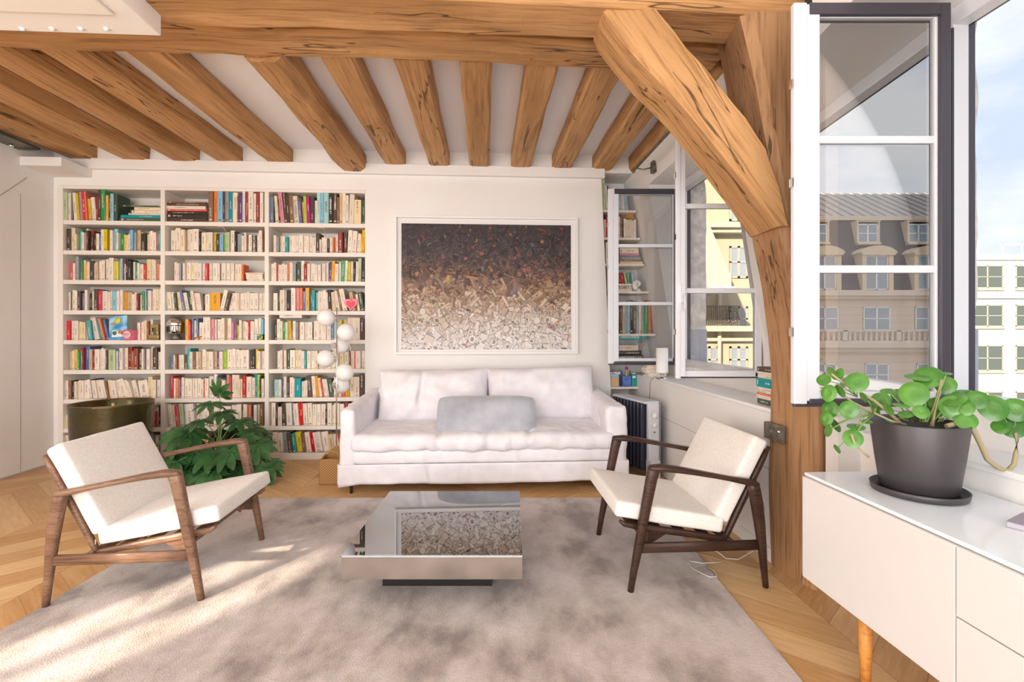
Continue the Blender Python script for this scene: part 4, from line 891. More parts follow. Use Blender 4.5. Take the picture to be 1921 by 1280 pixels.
# palette: code -> (name, colour)
PAL = dict(w=('cream', '#e9dccb'), c=('pale yellow', '#e6d3a9'), b=('beige', '#cbb18a'), y=('yellow', '#d9c43c'), Y=('orange-yellow', '#e5a922'), o=('orange', '#dd7c43'), r=('red', '#cf3b33'),
           R=('dark red', '#94302f'), p=('pink', '#e08a9a'), m=('magenta', '#d0338a'), v=('violet', '#5f4686'), n=('slate blue', '#6377a0'), l=('light blue', '#86bcd8'), t=('teal', '#2f9ba0'),
           a=('pale aqua', '#a9d3cd'), g=('green', '#3f9a5a'), G=('dark green', '#4a5a48'), L=('lime green', '#a5cc3e'), k=('black', '#37302c'), K=('dark brown', '#574338'), s=('grey', '#9aa0a4'), N=('brown', '#8c6446'), e=('sage', '#b4c29c'))
PAGES = mat('book_pages', '#e6d8bf', .9)
BMAT = {}
def book_mat(code, ink):
    key = code+ink
    if key in BMAT: return BMAT[key]
    m = mat('cover_'+PAL[code][0].replace(' ', '_'), PAL[code][1], .5, spec=.35); b = m.node_tree.nodes['Principled BSDF']
    uv = N(m, 'UVMap'); sx = N(m, 'SeparateXYZ'); LK(m, uv.outputs[0], sx.inputs[0]); oi = N(m, 'ObjectInfo')
    def ma(op, a, b_=None, c=None):
        n = N(m, 'Math', operation=op)
        for i, x in enumerate((a, b_, c)):
            if x is None: continue
            if isinstance(x, (int, float)): n.inputs[i].default_value = x
            else: LK(m, x, n.inputs[i])
        return n.outputs[0]
    # uv.x: across spine 0..1 plus an integer per book, uv.y: up the spine 0..1, -1 elsewhere
    bk = ma('FLOOR', sx.outputs[0]); u = ma('SUBTRACT', sx.outputs[0], bk); v = sx.outputs[1]
    wn = N(m, 'TexWhiteNoise'); wn.noise_dimensions = '1D'; LK(m, ma('ADD', bk, ma('MULTIPLY', oi.outputs['Random'], 91.0)), wn.inputs['W']); sc = N(m, 'SeparateColor'); LK(m, wn.outputs['Color'], sc.inputs[0])
    lo = ma('ADD', .12, ma('MULTIPLY', sc.outputs[0], .35)); hi = ma('ADD', lo, ma('ADD', .2, ma('MULTIPLY', sc.outputs[1], .35)))
    inb = ma('MULTIPLY', ma('GREATER_THAN', v, lo), ma('LESS_THAN', v, hi)); cen = ma('LESS_THAN', ma('ABSOLUTE', ma('SUBTRACT', u, .5)), .22)
    cb = N(m, 'CombineXYZ'); LK(m, ma('MULTIPLY', v, 38.0), cb.inputs[0]); LK(m, ma('MULTIPLY', u, 2.0), cb.inputs[1]); LK(m, ma('MULTIPLY', bk, 7.3), cb.inputs[2])
    nz = N(m, 'TexNoise'); nz.inputs['Scale'].default_value = 1.3; nz.inputs['Detail'].default_value = 1; LK(m, cb.outputs[0], nz.inputs['Vector'])
    ink_ = ma('MULTIPLY', ma('MULTIPLY', inb, cen), ma('GREATER_THAN', nz.outputs[0], .47))
    band = ma('MULTIPLY', ma('LESS_THAN', ma('ABSOLUTE', ma('SUBTRACT', v, .07)), .025), ma('GREATER_THAN', sc.outputs[2], .5))
    f = ma('MULTIPLY', ma('MAXIMUM', ink_, band), .62)
    hs = N(m, 'HueSaturation'); hs.inputs['Color'].default_value = lin(PAL[code][1]); LK(m, ma('ADD', .86, ma('MULTIPLY', sc.outputs[1], .26)), hs.inputs['Value']); LK(m, ma('ADD', .8, ma('MULTIPLY', sc.outputs[0], .4)), hs.inputs['Saturation']); LK(m, ma('ADD', .485, ma('MULTIPLY', sc.outputs[2], .03)), hs.inputs['Hue'])
    mx = N(m, 'MixRGB'); LK(m, f, mx.inputs[0]); LK(m, hs.outputs[0], mx.inputs[1]); mx.inputs[2].default_value = lin(ink); LK(m, mx.outputs[0], b.inputs['Base Color'])
    BMAT[key] = m; return m
DARK = set('rRvnKkGNtgm')
BOOKS = []                       # every book: dict(code,w,h,d, M (room-space matrix), label bits, area)
def add_book(code, w_, h_, d_, M, where, px=0, lay=False):
    BOOKS.append(dict(code=code, w=w_, h=h_, d=d_, M=M, where=where, area=px, lay=lay))
def book_geo(mb, bk, uvid, mi=0, local=False):
    """spine at y=0 (front), x across the thickness, z up; cover, hollow at head and tail, with the page block inside"""
    w_, h_, d_ = bk['w']/2, bk['h'], bk['d']; cv = min(.0018, w_*.25); i0 = len(mb.f)
    M = Matrix.Identity(4) if local else bk['M']
    def P(x, y, z): return tuple(M @ Vector((x, y, z)))
    rs = min(.003, w_*.35); out = [(-w_, d_), (-w_, rs), (-w_*.55, 0), (w_*.55, 0), (w_, rs), (w_, d_)]
    inn = [(w_-cv, d_), (w_-cv, rs+.002), (-w_+cv, rs+.002), (-w_+cv, d_)]
    pl_ = out+inn; n = len(pl_); b = len(mb.v)
    mb.v += [P(x, y, 0) for x, y in pl_]+[P(x, y, h_) for x, y in pl_]
    for j in range(n):
        k = (j+1) % n; mb.f.append((b+j, b+k, b+n+k, b+n+j)); mb.m.append(mi); mb.sm.append(False)
        if j == 2: mb.uv[len(mb.f)-1] = uvid
    # rim at head and tail
    top = lambda q: [b+n+t for t in q]; bot = lambda q: [b+t for t in reversed(q)]
    for q in ((0, 1, 8, 9), (1, 2, 3, 4, 7, 8), (4, 5, 6, 7)):
        mb.f.append(tuple(top(q))); mb.m.append(mi); mb.sm.append(False); mb.f.append(tuple(bot(q))); mb.m.append(mi); mb.sm.append(False)
    x = w_-cv; mb.box((-x, rs+.002, .003), (x, d_-.003, h_-.003), mb.pg, M)
    return mb
def finish_uv(me, mb):
    uv = me.uv_layers.new(name='UVMap'); n = len(me.loops); arr = [-.5]*(2*n)
    for fi, idn in mb.uv.items():
        p = me.polygons[fi]
        for k, (u, v) in enumerate(((.02, 0), (.98, 0), (.98, 1), (.02, 1))): li = p.loop_start+k; arr[2*li] = idn+u; arr[2*li+1] = v
    uv.data.foreach_set('uv', arr)
rb = random.Random(21)
ROWN = ['top', 'second', 'third', 'fourth', 'fifth', 'sixth', 'seventh', 'eighth', 'lowest']
BAYN = ['left', 'middle', 'right']
def row(bay, r, x0, x1, spec, lo=0):
    """spec: tokens code+width.height(px) with <n or >n for lean; laid out between x0 and x1 (photo columns)"""
    tk = []
    for t in spec.split():
        ln = 0
        if '<' in t: t, q = t.split('<'); ln = -float(q)
        elif '>' in t: t, q = t.split('>'); ln = float(q)
        a = t[1:].split('.'); tk.append((t[0], float(a[0]), float(a[1]), ln))
    tot = sum(q[1]+(abs(q[3])-abs(p_[3]) if abs(q[3]) > abs(p_[3]) else 0)*.0 for q, p_ in zip(tk, [tk[0]]+tk[:-1]))
    z = zt[r] if not lo else lo; sc = (x1-x0)/tot; x = x0
    for i, (code, w_, h_, ln) in enumerate(tk):
        pa = on_ry(x, 600, YF+.03); pb = on_ry(x+w_*sc, 600, YF+.03); mpx = (pb.x-pa.x)/(w_*sc); wid = (pb.x-pa.x)*.96; hh = h_*mpx
        dd = min(.235, max(.105, hh*.66)); yf = YF+rb.uniform(.012, .05) if hh < .25 else YF+rb.uniform(.004, .02)
        ang = math.atan2(ln, h_); M = Matrix.Translation(((pa.x+pb.x)/2, yf, z+.001+abs(math.sin(ang))*wid*.5)) @ Matrix.Rotation(ang, 4, 'Y')
        add_book(code, wid, hh, dd, M, (bay, r, i), w_*sc*h_)
        x += w_*sc
def stack(bay, r, base_z, items, y=None, why='stack'):
    """lying books, bottom first: (code, x0, x1, thickness px)"""
    z = base_z; ctr_ = y or YF+.02
    for i, (code, x0, x1, th) in enumerate(items):
        pa, pb = on_ry(x0, 600, ctr_), on_ry(x1, 600, ctr_); mpx = (pb.x-pa.x)/(x1-x0); t_ = th*mpx
        M = Matrix.Translation((pa.x, ctr_+rb.uniform(0, .008), z+t_/2+.0005)) @ Matrix.Rotation(PI/2, 4, 'Y')
        add_book(code, t_*.97, pb.x-pa.x, .19, M, (bay, r, i, why), (x1-x0)*th, True); z += t_
    return z
row(0,0,122,223,"e9.55 w6.54 k7.50 w8.54<3 y5.53<4 s4.56<3 r11.57<4 Y7.44<3 n3.45<2 w9.46<4 R5.48 K6.60 g9.61<2 Y6.50 K5.52 l7.53 G8.52")
stack(0,0,zt[0],[('G',224,302,7),('t',225,302,6),('w',240,302,3.5),('w',246,302,6),('c',251,300,6),('G',229,296,3)])
row(0,1,125,302,"K9.43 w8.45 c6.33 g6.42 l4.38 w5.36 w5.44 K4.40 R6.41 k3.32 K6.35 w6.34 n5.34 w7.42 y7.42 b4.36 w6.41 l8.44 w4.36 g8.35 y5.33 c4.32 c5.34 l6.42 n6.38 s4.36 b7.41 w3.38 k8.35 c4.34 w5.38 w6.40 w7.37 r4.39 t6.41")
row(0,2,127,302,"w3.36 r9.36 w4.33 s6.46 g4.40 w4.40 Y5.34 w5.36 K7.38 w5.34 b5.36 w5.38 w6.39 K4.35 w6.41 w8.44 y8.37 w4.40 l4.43 R4.40 w3.32 k5.42 k5.38 w4.37 g6.36 w4.34 w6.32 r5.32 c8.42 c5.42 w6.40 o4.34 w6.32")
row(0,3,128,302,"w3.36 k4.38 w7.40 w4.38 K6.38 w5.34 n4.34 w5.40 k5.34 w5.38 K7.42 w4.38 r6.39 w10.38 w5.36 c4.38 l9.37 w5.38 w5.40 Y5.36 b10.36 w6.32 w5.35 R4.32 w5.31 g5.38 w5.42 n3.42 w6.39 w6.42 c6.42 w6.42")
row(0,4,115,204,"r3.42 G5.42 r7.38 w7.38 w8.38 c6.36 c6.35 w6.36 t8.38<4 w9.44<9 t9.38<10 o4.42<10 n4.40<9")
row(0,4,256,284,"w5.34 r2.34 w5.35 c5.38 N3.36 w4.40")
row(0,5,128,302,"w5.36 b5.36 w4.38 y7.40 g4.36 w3.38 R4.44 n8.46 w4.38 b5.40 R4.36 w9.40 w5.40 w5.42 w4.40 K4.38 e14.39 w4.36 n6.40 w7.42 w6.42 R7.44 N5.36 w4.20 R8.41 G7.40 w4.40 v5.38 w7.40 w5.44 K9.42 w7.34")
row(0,6,120,302,"w9.36 N5.36 k3.36 w4.34 w6.36 w6.36 w8.36 w5.38<5 k4.38<4 w7.36<5 w8.36<6 w5.36<6 N3.34<6 c6.36<5 w10.35<5 w6.36<6 w9.38<9 w6.36<9 w5.34<9 w8.35<8 w16.34<5 c7.42 w6.36 K3.30 w5.36")
stack(0,7,zt[7],[('c',114,150,8),('c',113,150,7),('w',112,150,5),('c',112,150,6)])
row(0,7,283,302,"w5.40 w4.32 r2.30 w4.38 k5.40")
row(0,8,114,302,"w6.40 w6.40 c5.38 K6.38 w8.40 w9.40 c8.38 w9.38 w8.40 n6.38 w9.38 w9.40 c8.40 w8.38 w8.38 w7.40 w6.38 w7.36 s5.38 w6.36 n4.36")
stack(1,0,zt[0],[('K',311,386,8),('k',311,390,8),('k',313,390,5),('r',311,388,4),('w',312,385,7),('K',310,390,5),('N',313,386,3)])
row(1,0,393,495,"N9.66 o8.63 l10.62 K4.60 s7.65 t7.60 w10.58 N3.50 v7.54 w5.60 R6.58<-1 w10.62 w5.56 R7.60 w6.58".replace('<-1', '>1'))
row(1,1,318,495,"w8.42 w5.44 w8.46<2 c9.42<1 w5.44 w8.44 w11.44 k3.40 w8.38 c5.38 w9.38 y6.38 K7.35 l6.34 L6.38 e6.38 w9.42 k4.40 s9.36 w4.32 w4.38 N4.34 w6.34 k9.33 w4.34 w6.42 N3.44")
row(1,2,327,458,"w5.36 w4.34 s4.34 l3.34 w4.34 w7.36 c6.36 w8.36 w8.34 w6.34 r5.34 c5.34 a3.34 w8.34 w5.34 k2.33 w8.34 w7.34 w6.34 w7.33 w7.33 o4.32")
stack(1,2,zt[2],[('w',462,494,4.5),('w',461,492,4),('w',461,492,5),('c',460,494,3)])
row(1,3,311,412,"a3.38<2 w8.36<3 w5.36<3 G4.34<3 c6.36<4 n6.40<8 w6.35<6 G9.36<5 w5.38<5 w5.34<5 w5.34<4 k3.33 w8.32 Y18.35")
row(1,3,413,495,"w8.40>8 K6.34>8 w7.34>7 w6.34>4 w5.34 c4.34 w7.34 w6.34 w7.36 w8.34 w8.34 w6.34 w4.34")
row(1,4,349,495,"Y6.40 r4.36 n4.41 w7.38 n4.42<2 w8.34 w7.44 w6.44 p6.40 w4.40 K3.42 w7.40 w6.42 b5.42 w6.42 p5.34 n4.34 r3.32 L4.28 w5.38 w6.36 w6.34 r3.38 w7.36 w7.40 w6.42 l5.40")
row(1,5,319,495,"n6.28 w4.28 N4.28 w4.28 w6.28 G7.28 t6.40 w5.34 N4.34 w5.34 b6.34 w8.38 c6.34 w9.34 b5.34 v4.34 w5.34 w5.34 L6.35 w9.38 w7.39 w6.38 w6.36 w14.37 G5.36 k5.38 y5.38 w6.34 w6.34")
row(1,6,320,495,"r4.42 w4.38 o6.38 b4.36 v4.36 w5.40 w7.38 w7.38 w8.38 w7.38 w7.36 r3.34 w7.38 w8.42 w7.46 n3.42 w5.36 r2.34 w6.34 b5.44 r5.42 w7.44 w8.44 c4.36 w3.36 r6.42 w10.40 w6.38 t5.46 L5.44 K3.40 w5.36")
row(1,7,318,495,"w6.44<4 w5.42<4 r6.40<4 e7.44<4 s4.44<3 w14.44<3 w12.44 w9.42 N7.36 w8.40 w20.38 w10.40 w8.42 K4.38 w6.42 o5.40 k4.38 w5.40 e6.40 N6.42")
row(1,8,325,495,"w7.40 w9.40 N6.38 w10.40 w10.38 c9.38 K6.38 w9.40 w9.38 w9.40 b8.38 w9.40 w8.38 w9.40<7 s6.40<8 c7.40<9")
row(2,0,500,684,"s8.50 n6.50 K4.32<1 c6.52<3 k4.46<3 p7.62<6 K6.64<5 K5.54<3 N8.54<3 w9.52<4 n5.42<3 o5.42<3 L5.52<2 m6.50<2 K8.51 w5.44 a6.60 l6.60 a10.63 k8.62 K8.64 N4.50 b6.58 w6.64 w6.54 w9.56>2 c14.46 G6.46")
row(2,1,513,684,"w6.33 s5.30 c4.33 w8.32 t6.30 w8.33 w5.33 w6.32 w8.34 w6.33 w6.32 w6.32 w7.30 K7.38 w3.26 w5.30 w6.30 k5.26 w6.30 o4.30 w7.34 R9.40 K8.40 w8.44>2 w9.42>3 w6.38>3 c4.36 Y6.44>2")
row(2,2,508,684,"w6.34 w5.36 r4.34 w6.32 w6.34 w5.32 o4.36 w6.36 s6.34 G8.38 w7.40 R7.34 w5.34 w9.34 w5.32 w6.32 s3.32 w6.34 w5.36 v6.38>2 Y6.39>2 w8.34 w4.36 g7.40>2 w5.40>2 y6.38 w5.38 k4.38 w6.38>1 e6.44>1 k6.44>1")
row(2,3,513,684,"w7.34 G4.40 w8.40 w4.40 k6.40 w8.44 p6.44 o6.44 n6.38 Y6.44 n5.36 t5.40 a4.36 w8.38 w6.40 w5.36 k6.40<2 c6.36<4 w7.38<5 N5.42<8 w8.42<8 K8.38 b6.36<6 N4.34<6 c4.32<5 G7.36<6")
row(2,4,514,684,"k4.38 w6.40 w6.36 g5.34 w4.34 y6.36<2 N3.34 w5.36 s4.34 o3.34 w8.34 w6.34 w8.34 k2.34 w8.36 w8.34 w7.34 w8.32 n6.34 a9.34 y5.38 b10.38 w12.42 w10.42 K8.40")
stack(2,4,zt[4]+.215,[('w',524,566,9)])
row(2,5,519,684,"w6.34 w5.36 k2.30 w5.36 G6.38 w9.36 c5.36 w7.36 w5.34 t4.34 w7.34 w7.34 w6.34 N3.34 w8.34 w9.34 w8.32 w10.34 c9.34 w9.32 N3.34 w6.34 o4.34 w9.34 w7.34")
row(2,6,515,684,"a7.34 w5.34 n5.34 w5.40 K4.38 w7.38 w3.36 t11.36 w6.30 w5.32 K9.40<3 w6.40<3 Y6.40<4 c5.36<4 r3.34<5 w5.34<5 w5.34<5 G8.34<5 w7.38 c6.36 r8.36 Y7.36 w9.38 w9.38 K9.42")
row(2,7,509,684,"w7.44 K4.43 w6.36 K6.43<2 w9.43<2 n4.43<3 w7.42<3 r7.43<4 w6.42<2 w7.42<2 w6.40 w6.40 w7.40 k3.30 w7.42 w4.38 w8.42 w7.40 R5.43 w5.40 w5.40 w8.40 w8.40")
row(2,8,511,684,"w6.40 w7.38<3 s7.38<5 K5.38<5 t4.36<4 y8.38<5 N4.36<5 w6.38<5 r5.38<6 w9.38<6 w9.38<6 b6.34<5 w6.34<6 r5.34<5 s6.34<5 R6.34<5 w6.34<4 w6.34<4")
# hidden ones (behind planter, plant, sofa) rank low
for b in BOOKS:
    bay, r = b['where'][:2]; p = b['M'].translation; wpt = W(p.x, p.y, p.z+b['h']*.5); px = CX+F*wpt.x/wpt.y
    if (bay == 0 and r >= 7 and 140 < px < 300) or (bay == 0 and r == 8): b['area'] *= .03
    if bay == 1 and r == 8: b['area'] *= .05
    if bay == 1 and r == 7 and 350 < px < 470: b['area'] *= .1
    if bay == 2 and r >= 7 and px > 634: b['area'] *= .05
    if bay == 0 and r == 4 and len(b['where']) == 3 and 200 < px < 250: b['area'] *= .3
cand = sorted(range(len(BOOKS)), key=lambda i: -BOOKS[i]['area']); SINGLE = set(cand[:262])
def sizeword(b):
    w_ = b['w']; return 'thick ' if w_ > .045 else ('slim ' if w_ < .023 else '')
def hword(b): return 'tall ' if b['h'] > .285 else ('low ' if b['h'] < .165 else '')
ORD = ordn+['twenty-'+q for q in ordn[:9]]+['thirtieth']+['thirty-'+q for q in ordn[:9]]+['fortieth']
SPT = {(2, 0, 18): ("L'ITALIE", '#3c5a58', .030), (2, 0, 19): ('LA FRANCE', '#f2ece2', .028), (2, 0, 20): ('SINSU', '#f2ece2', .028), (2, 0, 9): ('VANDATE', '#6b6158', .040), (1, 1, 23): ('AMERICAN', '#efe6da', .032), (0, 5, 25): ('LES HOMMES', '#efe6da', .02), (2, 8, -1): ('', '', 0)}
stuffmb = {}; stuff = MB(); stuff.pg = 0; smats = [PAGES]; sidx = {}
cnt = {}
for i, b in enumerate(BOOKS):
    code = b['code']; ink = '#efe4d2' if code in DARK else '#5a4a40'; mt = book_mat(code, ink)
    if i not in SINGLE:
        if mt.name not in sidx: smats.append(mt); sidx[mt.name] = len(smats)-1
        book_geo(stuff, b, i+1, sidx[mt.name]); continue
    mb = MB(); mb.pg = 1; book_geo(mb, b, i+1, 0, local=True); me = mb.mesh('book', [mt, PAGES]); finish_uv(me, mb)
    o = bpy.data.objects.new('book', me); C.objects.link(o); o.matrix_world = Matrix.Rotation(YAW, 4, 'Z') @ b['M']
    bay, r, k = b['where'][:3]; col = PAL[code][0]
    if b['lay']: lab = f"{col} book lying {'at the bottom' if k == 0 else ORD[k]+' from the bottom'} of the stack, {ROWN[r]} shelf, {BAYN[bay]} bay"
    else:
        seg = [q for q in BOOKS if q['where'][:2] == (bay, r) and len(q['where']) == 3]; pos = seg.index(b)
        lean = 'leaning ' if abs(b['M'].to_euler().y) > .09 else ''
        lab = f"{sizeword(b)}{hword(b)}{lean}{col} book, {ORD[pos]} from the left, {ROWN[r]} shelf, {BAYN[bay]} bay"
    tag(o, lab, 'book', 'books in the built-in bookcase')
    t_ = SPT.get((bay, r, k)) if not b['lay'] else None
    if t_ and t_[0]: text('spine_title', t_[0], t_[2], mat('title_ink', t_[1], .6), o, Matrix.Translation((0, -.0008, b['h']*.52)) @ Matrix.Rotation(-PI/2, 4, 'Y') @ Matrix.Rotation(PI/2, 4, 'X'), 1)
me = stuff.mesh('book_rows', smats); finish_uv(me, stuff); so2 = bpy.data.objects.new('book_rows', me); C.objects.link(so2); so2.matrix_world = Matrix.Rotation(YAW, 4, 'Z'); tag(so2, 'rows of narrow paperbacks filling the gaps between the larger books on the white shelves', 'books', 'books in the built-in bookcase', kind='stuff')
# ---------------------------------------------------------------- objects among the books
def shelf_pt(px, r, dy=0): p = on_ry(px, 600, YF+dy); return W(p.x, YF+dy, zt[r]+.001)
mpx = .00537
cmx = thing('comic_book', 'bright blue comic book leaning cover-out on the fifth shelf, left bay', 'comic book', shelf_pt(222, 4, .010), YAW)
CB = mat('comic_cover', '#5fb8e6', .35); cbn, crr, cmp_ = noisy(CB, '#3f8fd0', '#a9dcf2', nscale=11, lo=.4, hi=.6)
MB().box((-.085, 0, .0), (.085, .008, .235)).obj('cover', CB, cmx).rotation_euler = (-.12, -.10, 0)
m_ = MB().poly([(-.06, -.004, .03), (.06, -.004, .03), (.055, -.004, .075), (-.05, -.004, .10)]); m_.obj('cover_picture', mat('comic_white', '#eef2f0', .5), cmx).rotation_euler = (-.12, -.10, 0)
for (x, z, r_, c) in ((-.03, .07, .02, '#3a8a46'), (.02, .075, .018, '#c98a6a'), (.045, .06, .014, '#c2453a'), (0, .19, .03, '#e8d84a'), (-.05, .16, .015, '#e6a06a')):
    o = MB().lathe([(0, 0), (r_, 0), (r_, .001), (0, .001)], 14, 0, (x, z, .006)).obj('cover_figure', mat('comic_spot', c, .5), cmx); o.rotation_euler = (PI/2-.12, -.10, 0)
mg = thing('mug', 'pink mug with a round badge standing on the fifth shelf, left bay', 'mug', shelf_pt(245, 4, .018), YAW)
MG = mat('pink_ceramic', '#e2748c', .3); MGW = mat('badge_pale', '#f3ccd2', .4)
MB().lathe([(0, 0), (.050, 0), (.054, .006), (.056, .098), (.053, .098), (.051, .01), (0, .01)], 40).obj('cup', MG, mg)
MB().sweep([(-.05, 0, .085), (-.078, 0, .08), (-.085, 0, .05), (-.075, 0, .022), (-.05, 0, .02)], .005, n=8, up=(0, 1, 0)).obj('handle', MG, mg)
MB().lathe([(0, 0), (.036, 0), (.036, .002), (0, .002)], 30).obj('badge', MGW, mg).matrix_local = Matrix.Translation((.004, -.0545, .052)) @ Matrix.Rotation(PI/2, 4, 'X')
text('badge_text', 'PEP', .032, mat('badge_red', '#c9405f', .5), mg, Matrix.Translation((.004, -.0575, .052)) @ Matrix.Rotation(PI/2, 4, 'X'))
GOLD = mat('aged_gold', '#a89060', .35, .7)
og = thing('gilt_ornament', 'small aged gold sewing-machine ornament at the right end of the fifth shelf, left bay', 'ornament', shelf_pt(291, 4, .02), YAW)
MB().box((-.055, -.03, 0), (.05, .04, .012)).box((-.05, -.02, .012), (.045, .03, .05)).obj('base', GOLD, og, bev=.004)
MB().box((.012, -.01, .05), (.035, .02, .15)).box((-.045, -.008, .118), (.03, .018, .15)).box((-.045, -.006, .08), (-.028, .015, .12)).sweep([(-.036, 0, .05), (-.036, 0, .085)], .003).obj('machine_arm', GOLD, og, bev=.005)
MB().lathe([(0, 0), (.03, 0), (.034, .006), (.03, .012), (0, .012)], 24, ax='x', c=(.036, .0, .115)).obj('hand_wheel', GOLD, og)
mk = thing('silver_mask', 'shiny silver robot-head ornament at the left of the fifth shelf, middle bay', 'ornament', shelf_pt(330, 4, .045), YAW)
MB().lathe([(.0, .0), (.04, .0), (.045, .02), (.038, .035), (.03, .06), (.0, .06)], 28).obj('neck', IRON, mk)
MB().lathe([(.045, .055), (.062, .065), (.070, .09), (.072, .135), (.070, .14), (.0, .14)], 36).obj('face', CHROME, mk)
MB().lathe([(.076, .136), (.080, .145), (.078, .165), (.066, .195), (.040, .215), (.0, .222)], 36).obj('helmet', CHROME, mk)
for x in (-.028, .028): MB().rbox((x, -.066, .105), (.03, .02, .055), .006, seg=5).obj('cheek_plate', BLACK if x < 0 else CHROME, mk)
for i, (px_, cs) in enumerate(((477, ['#e9ecec', '#d7dade']), (488, ['#3f9a4a', '#2f8a3c', '#d8c42c']))):
    pc_ = thing('puzzle_cube', ('white-faced' if i == 0 else 'green-faced')+' twisty puzzle cube on the fifth shelf, middle bay', 'puzzle cube', shelf_pt(px_, 4, .005), YAW+.0)
    MB().box((-.027, -.0, 0), (.027, .054, .054)).obj('core', BLACK, pc_, bev=.002)
    for a_ in range(3):
        for b__ in range(3): MB().box((-.026+a_*.0178, -.0012, .0015+b__*.0178), (-.0105+a_*.0178, 0, .017+b__*.0178)).obj('sticker', mat('sticker', cs[(a_+b__*2+i) % len(cs)], .4), pc_)
ty = thing('toy_plane', 'tiny red and yellow toy plane before books on the fifth shelf, middle bay', 'toy', shelf_pt(372, 4, .004), YAW)
MB().sweep([(-.035, 0, .015), (.03, 0, .035)], [.009, .004], n=8).obj('body', mat('toy_red', '#c8523c', .5), ty); MB().box((-.01, -.0, .02), (.012, .05, .024)).box((-.028, -.004, .0), (.0, .01, .028)).obj('wing', mat('toy_yellow', '#dcc25a', .5), ty)
ht = thing('bead_heart', 'pink and red bead heart propped on the fourth shelf, right bay', 'ornament', shelf_pt(658, 3, -.004), YAW)
def heart(s, y, dz=0):
    pts = []
    for k in range(40):
        t = 2*PI*k/40; x = 16*math.sin(t)**3; z = 13*math.cos(t)-5*math.cos(2*t)-2*math.cos(3*t)-math.cos(4*t); pts.append((x*s, y, (z+17)*s+dz))
    return pts
MB().prism(heart(.0041, 0), (0, .006, 0)).obj('pink_border', mat('bead_pink', '#ef86b4', .5), ht); MB().prism(heart(.0028, -.004, .018), (0, .004, 0)).obj('red_center', mat('bead_red', '#e0453e', .5), ht)
# small white hooks hanging from two shelves
for px_, r in ((413, 0), (602, 0)):
    p = on_ry(px_, 600, YF); hk_ = MB().sweep([(-.03, 0, 0), (.0, 0, .002), (.02, .01, .0), (.035, .05, -.05)], .0022, n=6).obj('plastic_hook', TRIM, loc=W(p.x, YF+.004, zt[r]-.046), rotz=YAW); tag(hk_, 'thin white plastic clip hanging under the top shelf of the '+('middle' if px_ < 500 else 'right')+' bay', 'clip')
# ---------------------------------------------------------------- right niche: shelves between the wall and the attic slope
ns = thing('niche_shelves', 'white shelves fitted into the niche beside the far window', 'shelves', W(0, 0), YAW)
NY = BW+.02; nz_ = {}
for i, (yy, xr_) in enumerate(((394.5, 1193), (446, 1201), (495, 1209), (546.5, 1217), (626.5, 1230), (676, 1236), (726, 1202))):
    z = on_ry(1170, yy, NY).z; xa = N0-.02+.0 if i > 2 else N0t.x; xb = on_ry(xr_, 600, NY).x; nz_[i] = z
    m_ = MB().prism([(xa, NY, z-.022), (xb, NY, z-.022), (slx(max(.82, z))-.02, BW+.33, z-.022), (xa, BW+.33, z-.022)], (0, 0, .022)); m_.obj('shelf', SHELF, ns)
NB = []
def nrow(si, x0, x1, spec):
    tk = []
    for t in spec.split():
        ln = 0
        if '<' in t: t, q = t.split('<'); ln = -float(q)
        elif '>' in t: t, q = t.split('>'); ln = float(q)
        a = t[1:].split('.'); tk.append((t[0], float(a[0]), float(a[1]), ln))
    tot = sum(q[1] for q in tk); sc = (x1-x0)/tot; x = x0
    for i, (code, w_, h_, ln) in enumerate(tk):
        pa = on_ry(x, 600, NY+.03); pb = on_ry(x+w_*sc, 600, NY+.03); mp_ = (pb.x-pa.x)/(w_*sc); wid = (pb.x-pa.x)*.95; ang = math.atan2(ln, h_)
        NB.append((dict(code=code, w=wid, h=h_*mp_, d=min(.2, h_*mp_*.7), M=Matrix.Translation(((pa.x+pb.x)/2, NY+rb.uniform(.01, .03), nz_[si]+.001+abs(math.sin(ang))*wid*.5)) @ Matrix.Rotation(ang, 4, 'Y')), si, i, False)); x += w_*sc
def nstack(z, items, si, y=None, m=None):
    for i, (code, x0, x1, th) in enumerate(items):
        yy = y or NY+.02; pa, pb = on_ry(x0, 600, yy), on_ry(x1, 600, yy); mp_ = (pb.x-pa.x)/(x1-x0); t_ = th*mp_
        NB.append((dict(code=code, w=t_*.97, h=pb.x-pa.x, d=.2, M=Matrix.Translation((pa.x, yy, z+t_/2+.0005)) @ Matrix.Rotation(PI/2, 4, 'Y')), si, i, True)); z += t_
    return z
nrow(0, 1130, 1178, "e7.60<3 w3.46<2 v4.46<3 c5.40<2 w5.42<1 w7.40 l6.38<2 w6.36<3 l6.36<3")
nrow(1, 1133, 1193, "w4.34 r8.38 w10.40 w4.40 w4.40 N4.38 k3.34 w5.36 w5.34 w4.34 w5.32 w4.34")
nrow(2, 1136, 1160, "w4.40 K4.38 k5.36 w6.38"); nstack(nz_[2]+.001, [('c',1163,1206,4.5),('N',1163,1204,4),('s',1163,1202,4.5),('n',1163,1201,3),('p',1163,1199,4),('w',1163,1198,8),('w',1163,1197,7)], 2)
nrow(3, 1139, 1158, "w5.40 w5.36 k4.36")
nstack(nz_[3]+.001, [('w',1161,1185,14)], 3)
nrow(4, 1142, 1222, "w4.60 k6.56 K6.58 k5.60 K5.58 b6.60 l3.58 l5.60 k6.62 k6.60 s5.60 w4.60 s6.60 g7.58 o7.62<2")
nstack(nz_[5]+.001, [('k',1155,1208,9),('k',1157,1203,8),('w',1159,1197,10),('s',1159,1205,5),('s',1159,1197,5),('t',1155,1212,10)], 5)
shn = ['topmost', 'second', 'third', 'fourth', 'fifth', 'lowest but one', 'lowest']
